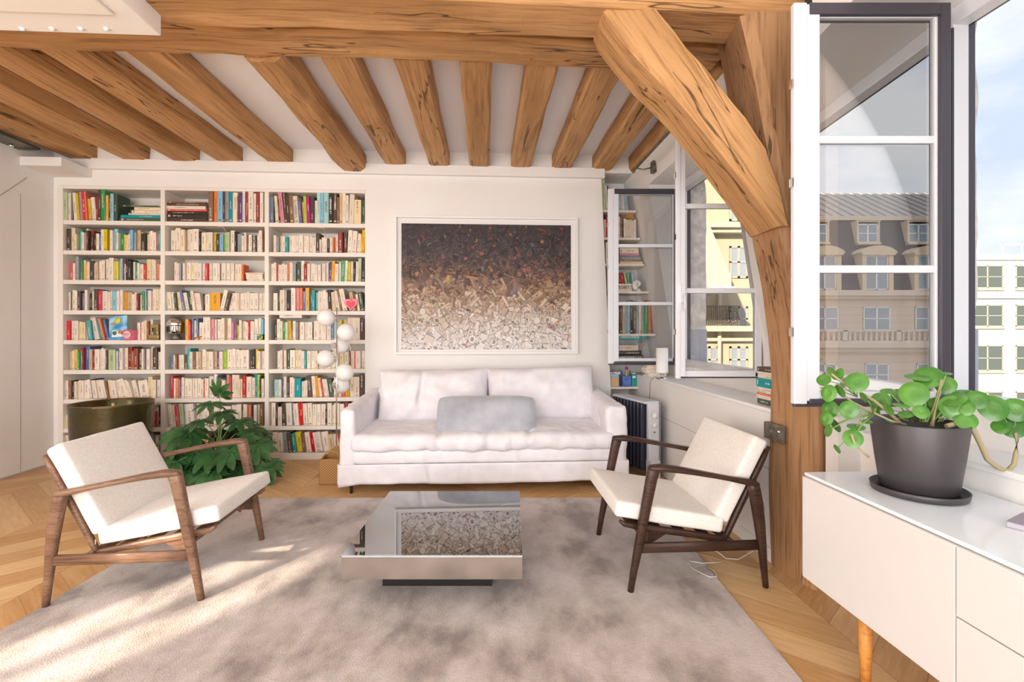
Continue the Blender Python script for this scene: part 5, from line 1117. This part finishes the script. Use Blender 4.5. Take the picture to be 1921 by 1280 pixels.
for b, si, i, lay in NB:
    code = b['code']; mt = book_mat(code, '#efe4d2' if code in DARK else '#5a4a40'); mb = MB(); mb.pg = 1; book_geo(mb, b, 900+i*13+si, 0, True); me = mb.mesh('book', [mt, PAGES]); finish_uv(me, mb)
    o = bpy.data.objects.new('book', me); C.objects.link(o); o.matrix_world = Matrix.Rotation(YAW, 4, 'Z') @ b['M']; col = PAL[code][0]
    tag(o, f"{col} book {'lying '+('at the bottom' if i == 0 else ORD[i]+' from the bottom')+' of the pile' if lay else 'standing '+ORD[i]+' from the left'}, {shn[si]} niche shelf", 'book', 'books in the window niche')
    tx = {(5, 5): ('SCRABBLE', .030, '#e8f2f0'), (5, 0): ('LINDBERGH', .034, '#f0f0f0'), (3, 0): ('ROBERT', .052, '#4a4642')}.get((si, i)) if lay else None
    if tx: text('spine_title', tx[0], tx[1], mat('title_ink', tx[2], .6), o, Matrix.Translation((.0, -.0008, b['h']*.5)) @ Matrix.Rotation(-PI/2, 4, 'Y') @ Matrix.Rotation(PI/2, 4, 'X'), .72 if tx[0] == 'ROBERT' else 1.3)
# small red/green books on the ROBERT volume
zz_ = nz_[3]+.001+14*.00535+.004
for k, (code, x, h_, ln) in enumerate((('R', 1164, 22, 2.5), ('r', 1169, 22, 4), ('e', 1175, 22, 4), ('g', 1180, 22, 4), ('l', 1188, 24, 2))):
    pa = on_ry(x, 600, NY+.06); mb = MB(); mb.pg = 1; b = dict(code=code, w=.022, h=h_*.0054, d=.08); book_geo(mb, b, 700+k, 0, True); me = mb.mesh('book', [book_mat(code, '#efe4d2'), PAGES]); finish_uv(me, mb); o = bpy.data.objects.new('book', me); C.objects.link(o)
    o.matrix_world = Matrix.Rotation(YAW, 4, 'Z') @ Matrix.Translation((pa.x, NY+.05, zz_)) @ Matrix.Rotation(-math.atan2(ln, h_), 4, 'Y'); tag(o, f"small leaning {PAL[code][0]} book, {ORD[k]} of five on top of the thick white volume", 'book', 'books in the window niche')
hat = thing('straw_hat', 'ochre cloth hat lying on the books of the second niche shelf', 'hat', W(on_ry(1180, 600, NY+.08).x, NY+.08, nz_[1]+.205), YAW)
MB().lathe([(.085, .0), (.088, .004), (.05, .012), (.044, .045), (.03, .056), (0, .058)], 30).obj('hat_body', mat('ochre_felt', '#cf9a3a', .8), hat).rotation_euler = (.1, .25, 0)
sh_ = thing('shell_ornament', 'white nautilus shell ornament standing on the fourth niche shelf', 'ornament', W(on_ry(1198, 600, NY+.05).x, NY+.05, nz_[3]), YAW)
P = [];
for k in range(34): a_ = k*.26; r_ = .010*math.exp(.20*a_*.9); P.append((-.01+r_*math.cos(a_+2.2), 0, .075+r_*math.sin(a_+2.2)))
MB().sweep(P, [.004+.022*(k/33)**1.5 for k in range(34)], n=12, up=(0, 1, 0)).obj('shell', TRIM, sh_); MB().lathe([(0, 0), (.03, 0), (.022, .012), (.012, .03), (0, .03)], 20).obj('stand', TRIM, sh_)
# lowest niche shelf: boxes, pen pot, teal packet
ly = NY+.03
def nlow(px): p = on_ry(px, 600, ly); return W(p.x, ly, nz_[6]+.001)
b1 = thing('cardboard_box', 'small tan cardboard box on the lowest niche shelf, left end', 'box', nlow(1153), YAW); MB().box((-.05, 0, 0), (.045, .10, .095)).obj('carton', mat('tan_card', '#d9b98e', .8), b1, bev=.002)
b2 = thing('flat_box', 'pale blue flat box lying on the tan cardboard box in the niche', 'box', nlow(1153)+Vector((0, 0, .096)), YAW); MB().box((-.05, 0, 0), (.045, .10, .03)).obj('carton', mat('pale_blue_card', '#a9cbe2', .7), b2, bev=.002)
b3 = thing('printed_box', 'flat white box with purple and red print atop the blue box', 'box', nlow(1154)+Vector((0, 0, .1265)), YAW); MB().box((-.052, 0, 0), (.055, .10, .024)).obj('carton', noisy(mat('printed_card', '#e7dfe4', .6), '#8a6a9a', '#efe4da', nscale=40, lo=.4, hi=.5)[0], b3, bev=.002)
pp_ = thing('pencil_pot', 'square blue pencil pot full of pens on the lowest niche shelf', 'pencil pot', nlow(1176), YAW)
PB = mat('blue_print', '#4a7ac6', .5); noisy(PB, '#3a66b4', '#7a8fd0', nscale=20)
MB().box((-.045, 0, 0), (.045, .09, .004)).box((-.045, 0, 0), (.045, .003, .105)).box((-.045, .087, 0), (.045, .09, .105)).box((-.045, 0, 0), (-.042, .09, .105)).box((.042, 0, 0), (.045, .09, .105)).obj('pot', PB, pp_)
pens = [('blue pen', '#3a6ad0', -.03, .02, -.02, .17), ('green pen', '#3fae6a', -.022, .05, -.04, .18), ('yellow pencil', '#e9c93a', .0, .03, .01, .165), ('second yellow pencil', '#e3bd2e', .018, .05, .02, .16), ('black pen', '#2c2a2e', -.035, .06, -.02, .175), ('dark green marker', '#2d6a4e', .034, .03, .008, .17)]
for nm, c, x, y, dx, h_ in pens:
    pn = MB().sweep([(x*.6, y, .006), (x, y, .10), (x+dx, y-.01, h_)], [.0042, .0042, .0036], n=8, up=(0, 1, 0)).obj('pen' if 'pen' in nm and 'pencil' not in nm else ('pencil' if 'pencil' in nm else 'marker'), mat('pen_'+c[1:], c, .4), loc=nlow(1176), rotz=YAW); tag(pn, nm+' standing in the blue pencil pot', 'pen', 'pens in the blue pot')
lo_ = thing('lollipop', 'round magenta lollipop-shaped stick in the blue pencil pot', 'stick', nlow(1177), YAW); MB().lathe([(0, 0), (.016, 0), (.018, .004), (.016, .008), (0, .008)], 24, ax='y', c=(-.004, .02, .185)).obj('disc', mat('magenta_gloss', '#c2308a', .3), lo_); MB().sweep([(-.004, .025, .01), (-.004, .025, .18)], .0018, n=6).obj('stick', TRIM, lo_)
tb = thing('teal_packet', 'teal and white upright packet beside the blue pencil pot', 'packet', nlow(1190), YAW); TQ = mat('teal_card', '#1f9a96', .45); MB().box((-.026, 0, 0), (.024, .05, .125)).obj('carton', TQ, tb, bev=.003); MB().box((-.02, .005, .125), (.018, .04, .14)).obj('cap', mat('mint_cap', '#b6dcd2', .4), tb, bev=.003); MB().box((-.02, -.001, .085), (.014, 0, .108)).obj('label_patch', TRIM, tb)
# paper stack by the lamp and the book pile beside the post
z = LEDZ+.022; y_ = 4.40
for k in range(5):
    p = W(LOWX+.06+rb.uniform(-.01, .01), 4.33+rb.uniform(-.01, .01)); th = (.03, .022, .03, .02, .018)[k]
    mb = MB(); mb.pg = 1; b = dict(code='w', w=th*.97, h=.17, d=.12); book_geo(mb, b, 800+k, 0, True); me = mb.mesh('book', [book_mat('w', '#a07a6a'), PAGES]); finish_uv(me, mb); o = bpy.data.objects.new('book', me); C.objects.link(o)
    o.matrix_world = Matrix.Translation((p.x-.11, p.y-.03, z+th/2+.0005)) @ Matrix.Rotation(YAW+rb.uniform(-.1, .1), 4, 'Z') @ Matrix.Rotation(PI/2, 4, 'Y'); z += th; tag(o, f"white paperback, {ORD[k]} from the bottom of the pile behind the small lamp", 'book', 'white books by the lamp')
z = LEDZ+.022
for k, (code, th) in enumerate((('G', .030), ('w', .022), ('o', .012), ('w', .018), ('w', .016), ('t', .052), ('w', .024), ('w', .014), ('K', .028))):
    q_ = on_rx(1416+rb.uniform(-1, 2), 700, LOWX+.03); mb = MB(); mb.pg = 1; b = dict(code=code, w=th*.97, h=.20, d=.13); book_geo(mb, b, 850+k, 0, True); me = mb.mesh('book', [book_mat(code, '#efe4d2' if code in DARK else '#8a5a50'), PAGES]); finish_uv(me, mb); o = bpy.data.objects.new('book', me); C.objects.link(o)
    pw_ = W(LOWX+.03, q_.y-.20); o.matrix_world = Matrix.Translation((pw_.x, pw_.y+.20, z+th/2+.0005)) @ Matrix.Rotation(YAW-PI/2, 4, 'Z') @ Matrix.Rotation(PI/2, 4, 'Y'); z += th
    tag(o, f"{PAL[code][0]} book, {ORD[k]} from the bottom of the pile on the ledge by the post", 'book', 'books on the ledge by the oak post')
# ================================================================ OUTSIDE
struct('ground_street', MB().box((-60, -70, -13.2), (90, 90, -13)), mat('asphalt', '#8b8884', .9), rot=0)
PANE = mat('dark_window_pane', '#8f9aa3', .08, spec=.8); WFR = mat('white_window_frame', '#f2efe9', .5); BGF = None
def facade_window(b, x, z, w_, h_, y, dr=-1, mull=True, fm_=WFR, rows=1):
    """dr -1: the wall faces -Y, +1: it faces +Y"""
    t = .05; f = MB(); o = dr*.03
    f.box((x-w_/2, min(y, y+o), z), (x-w_/2+t, max(y, y+o), z+h_)).box((x+w_/2-t, min(y, y+o), z), (x+w_/2, max(y, y+o), z+h_)).box((x-w_/2, min(y, y+o), z), (x+w_/2, max(y, y+o), z+t)).box((x-w_/2, min(y, y+o), z+h_-t), (x+w_/2, max(y, y+o), z+h_))
    if mull: f.box((x-t*.7, min(y, y+o), z), (x+t*.7, max(y, y+o), z+h_))
    for k in range(1, rows+1): zz = z+h_*k/(rows+1); f.box((x-w_/2, min(y, y+o), zz-.02), (x+w_/2, max(y, y+o), zz+.02))
    fo_ = f.obj('window', fm_, b); MB().box((x-w_/2, min(y, y+o*.4), z), (x+w_/2, max(y, y+o*.4), z+h_)).obj('pane', PANEA if fm_ is BGF else PANE, fo_); return fo_
def pxz(px, py, Y): k = abs(Y)/F; return (px-CX)*k, H+(HZ-py)*k
# white modern block seen straight through the near window
BGF = mat('bronze_frame', '#b5ae9e', .5)
PANEA = mat('grey_green_pane', '#59625e', .15, spec=.5)
A = thing('apartment_block', 'white flat-roofed apartment block with wide windows beyond the near window', 'building', (0, 26, -13))
WHB = mat('white_render', '#e6e2dc', .8); k = 26/F; Y = 0.0
MB().box((25.4, 0, 0), (38, 9, 13+H+(HZ-478)*k)).obj('wall', WHB, A)
MB().box((25.3, -.12, 13+H+(HZ-488)*k), (38, 0, 13+H+(HZ-478)*k)).box((25.3, -.15, 13+H+(HZ-560)*k), (38, 0, 13+H+(HZ-553)*k)).obj('cornice', WHB, A)
MB().box((26.0, 1.5, 13+H+(HZ-478)*k), (27.4, 4, 13+H+(HZ-440)*k)).obj('roof_plant', mat('roof_plant_grey', '#c9c8c4', .7), A)
rl_ = MB()
for q in range(9): rl_.box((27.6+q*1.1, .4, 13+H+(HZ-478)*k), (27.64+q*1.1, .44, 13+H+(HZ-455)*k))
rl_.box((27.4, .4, 13+H+(HZ-457)*k), (38, .44, 13+H+(HZ-455)*k)); rl_.obj('roof_rail', WFR, A)
for (y0, y1) in ((498, 541), (572, 613), (648, 696), (735, 780)):
    for xc in (1852, 1934, 2016, 2098):
        X = (xc-CX)*k; z0 = 13+H+(HZ-y1)*k; hh = (y1-y0)*k; facade_window(A, X, z0, 58*k, hh, 0, -1, True, BGF)
        MB().box((X-31*k, -.12, z0-.12), (X+31*k, 0, z0)).obj('window_sill', BGF, A)
# cream stone building seen through the far window
B = thing('stone_building', 'cream stone building with an iron balcony seen through the far window', 'building', (0, 12, -13))
CRM = mat('cream_stone', '#b3a88f', .85); CRL = mat('pale_cream_stone', '#bdb39f', .85); k = 12/F
zz = lambda py: 13+H+(HZ-py)*k
xx = lambda px: (px-CX)*k
MB().box((4.2, 0, 0), (9.5, 6, zz(290))).obj('wall', CRM, B)
MB().box((4.1, -.35, zz(432)), (9.5, 0, zz(422))).box((4.1, -.25, zz(440)), (9.5, 0, zz(432))).box((4.1, -.40, zz(622)), (6.2, 0, zz(612))).box((4.1, -.15, zz(640)), (9.5, 0, zz(634))).obj('cornice', CRL, B)
for (px_, y0, y1) in ((1385, 462, 522), (1385, 575, 622), (1385, 340, 415), (1385, 650, 700), (1330, 650, 700), (1455, 462, 522), (1455, 575, 622)): facade_window(B, xx(px_), zz(y1), 34*k, (y1-y0)*k, 0, -1, True, mat('grey_casement', '#a9a49a', .6), 1)
rl_ = MB(); rl_.box((xx(1310), -.38, zz(577)), (xx(1374), -.35, zz(575))).box((xx(1310), -.38, zz(612)), (xx(1374), -.35, zz(610)))
for q in range(17): rl_.box((xx(1312+q*3.7), -.375, zz(611)), (xx(1312+q*3.7)+.02, -.355, zz(576)))
for q in (1352, 1362):
    rl_.lathe([(.16, 0), (.16, .02), (.13, .02), (.13, 0)], 18, ax='y', c=(xx(q), -.36, zz(594)), cap=False)
rl_.obj('balcony_rail', IRON, B)
gx = lambda q: (q-CX)*10.4/F
gz = lambda q: 13+H+(HZ-q)*10.4/F
MB().prism([(gx(1290), -1.6, gz(385)), (gx(1322), -1.6, gz(400)), (gx(1345), -1.6, gz(455)), (gx(1372), -1.6, gz(520)), (gx(1372), -1.6, gz(540)), (gx(1290), -1.6, gz(540))], (0, 1.6, 0)).obj('gable_wall', mat('whitewashed_gable', '#b5aea2', .9), B)
MB().box((gx(1280), -1.7, gz(546)), (gx(1376), 0, gz(538))).obj('gutter', LEAD, B)
MB().sweep([(xx(1346), -.12, zz(545)), (xx(1346), -.12, zz(720))], .05, n=10).obj('drain_pipe', CRL, B)
# mansard building across the street behind, mirrored in the opened pane
D = thing('mansard_building', 'stone building with slate mansard dormers, mirrored in the opened window pane', 'building', (0, -21, -13))
k = 25/F; SL = mat('slate_tiles', '#5c5563', .7); STN2 = mat('pinkish_limestone', '#dcc8b4', .85); ZN = mat('zinc_roof', '#b9afa8', .45, .2)
def slate(m):
    b = m.node_tree.nodes['Principled BSDF']; tc = N(m, 'TexCoord'); mp = N(m, 'Mapping'); mp.inputs['Rotation'].default_value = (PI/2, 0, 0); br_ = N(m, 'TexBrick'); br_.inputs['Scale'].default_value = 3; br_.inputs['Mortar Size'].default_value = .012
    br_.inputs[1].default_value = lin('#4b424c'); br_.inputs[2].default_value = lin('#3d3640'); br_.inputs[3].default_value = lin('#2a252b'); LK(m, tc.outputs['Object'], mp.inputs[0]); LK(m, mp.outputs[0], br_.inputs[0]); LK(m, br_.outputs[0], b.inputs['Base Color'])
slate(SL)
zr = 13+H+(HZ-364)*30/F
xa, xb = xx(1380), xx(2150)
def lim(m):
    b = m.node_tree.nodes['Principled BSDF']; tc = N(m, 'TexCoord'); mp = N(m, 'Mapping'); mp.inputs['Rotation'].default_value = (PI/2, 0, 0); br_ = N(m, 'TexBrick'); br_.inputs['Scale'].default_value = 1.0; br_.inputs['Mortar Size'].default_value = .01; br_.inputs['Row Height'].default_value = .42; br_.inputs['Brick Width'].default_value = 30
    br_.inputs[1].default_value = lin('#dec9b6'); br_.inputs[2].default_value = lin('#d6c0ac'); br_.inputs[3].default_value = lin('#b8a391'); LK(m, tc.outputs['Object'], mp.inputs[0]); LK(m, mp.outputs[0], br_.inputs[0]); LK(m, br_.outputs[0], b.inputs['Base Color'])
lim(STN2)
MB().box((xa, -9, 0), (xb, 0, zz(552))).obj('wall', STN2, D)
m_ = MB(); m_.poly([(xa, .0, zz(548)), (xb, .0, zz(548)), (xb, -1.1, zz(400)), (xa, -1.1, zz(400))]); m_.poly([(xa, 0, zz(548)), (xa, -1.1, zz(400)), (xa, -9, zz(400)), (xa, -9, zz(548))]); m_.obj('mansard_slope', SL, D)
m_ = MB().prism([(xa, -1.0, zz(402)), (xa, -5, zr), (xa, -9, zz(402))], (xb-xa, 0, 0)); n_ = int((xb-xa)/.6)
for q in range(n_): m_.loft([[(xa+q*.6, -1.0, zz(402)), (xa+q*.6+.05, -1.0, zz(402)), (xa+q*.6+.05, -1.0, zz(402)+.07), (xa+q*.6, -1.0, zz(402)+.07)], [(xa+q*.6, -5, zr), (xa+q*.6+.05, -5, zr), (xa+q*.6+.05, -5, zr+.07), (xa+q*.6, -5, zr+.07)]], smooth=False)
m_.obj('zinc_roof', ZN, D)
MB().box((xa, 0, zz(556)), (xb, .45, zz(546))).box((xa, 0, zz(562)), (xb, .25, zz(556))).box((xa, 0, zz(652)), (xb, .5, zz(642))).box((xa, 0, zz(660)), (xb, .25, zz(652))).box((xa, -1.15, zz(406)), (xb, -.9, zz(398))).obj('cornice', mat('limestone_trim', '#d9c7b4', .85), D)
LT = mat('limestone_dormer', '#dbc6a8', .85)
for q in range(8):
    cx_ = 1545+97*(q-1); X = xx(cx_)
    facade_window(D, X, zz(452), 38*k, 36*k, -.62, 1, True, WFR, 1)
    m_ = MB(); m_.box((X-22*k, -1.2, zz(454)), (X-19*k, -.55, zz(412))).box((X+19*k, -1.2, zz(454)), (X+22*k, -.55, zz(412))).box((X-23*k, -1.2, zz(412)), (X+23*k, -.52, zz(410))).box((X-22*k, -1.2, zz(456)), (X+22*k, -.45, zz(452)))
    # big dormer with its curved pediment
    m_.box((X-29*k, -1.0, zz(546)), (X-21*k, .12, zz(478))).box((X+21*k, -1.0, zz(546)), (X+29*k, .12, zz(478))).box((X-31*k, -1.0, zz(480)), (X+31*k, .22, zz(474)))
    arc = [(X+37*k*math.sin(t), .2, zz(476)+14*k*(math.cos(t)-math.cos(1.25))/(1-math.cos(1.25))) for t in [(-1.25+2.5*j/14) for j in range(15)]]
    m_.prism(arc, (0, -1.1, 0)); m_.obj('dormer', LT, D)
    facade_window(D, X, zz(544), 42*k, 64*k, .0, 1, True, WFR, 1)
    facade_window(D, X, zz(620), 50*k, 44*k, .02, 1, True, WFR, 1); facade_window(D, X, zz(724), 44*k, 42*k, .02, 1, True, WFR, 1); facade_window(D, X, zz(830), 44*k, 60*k, .02, 1, True, WFR, 1)
m_ = MB(); m_.box((xa, .30, zz(622)), (xb, .45, zz(619))).box((xa, .30, zz(642)), (xb, .45, zz(639)))
for q in range(int((xb-xa)/.28)):
    if q % 10 < 9: m_.lathe([(.05, 0), (.085, .16), (.045, .34), (.06, .48)], 8, 0, (xa+.15+q*.28, .375, zz(639)), cap=False)
    else: m_.box((xa+.05+q*.28, .30, zz(640)), (xa+.28+q*.28, .45, zz(620)))
m_.obj('balustrade', mat('limestone_rail', '#dccab8', .85), D)
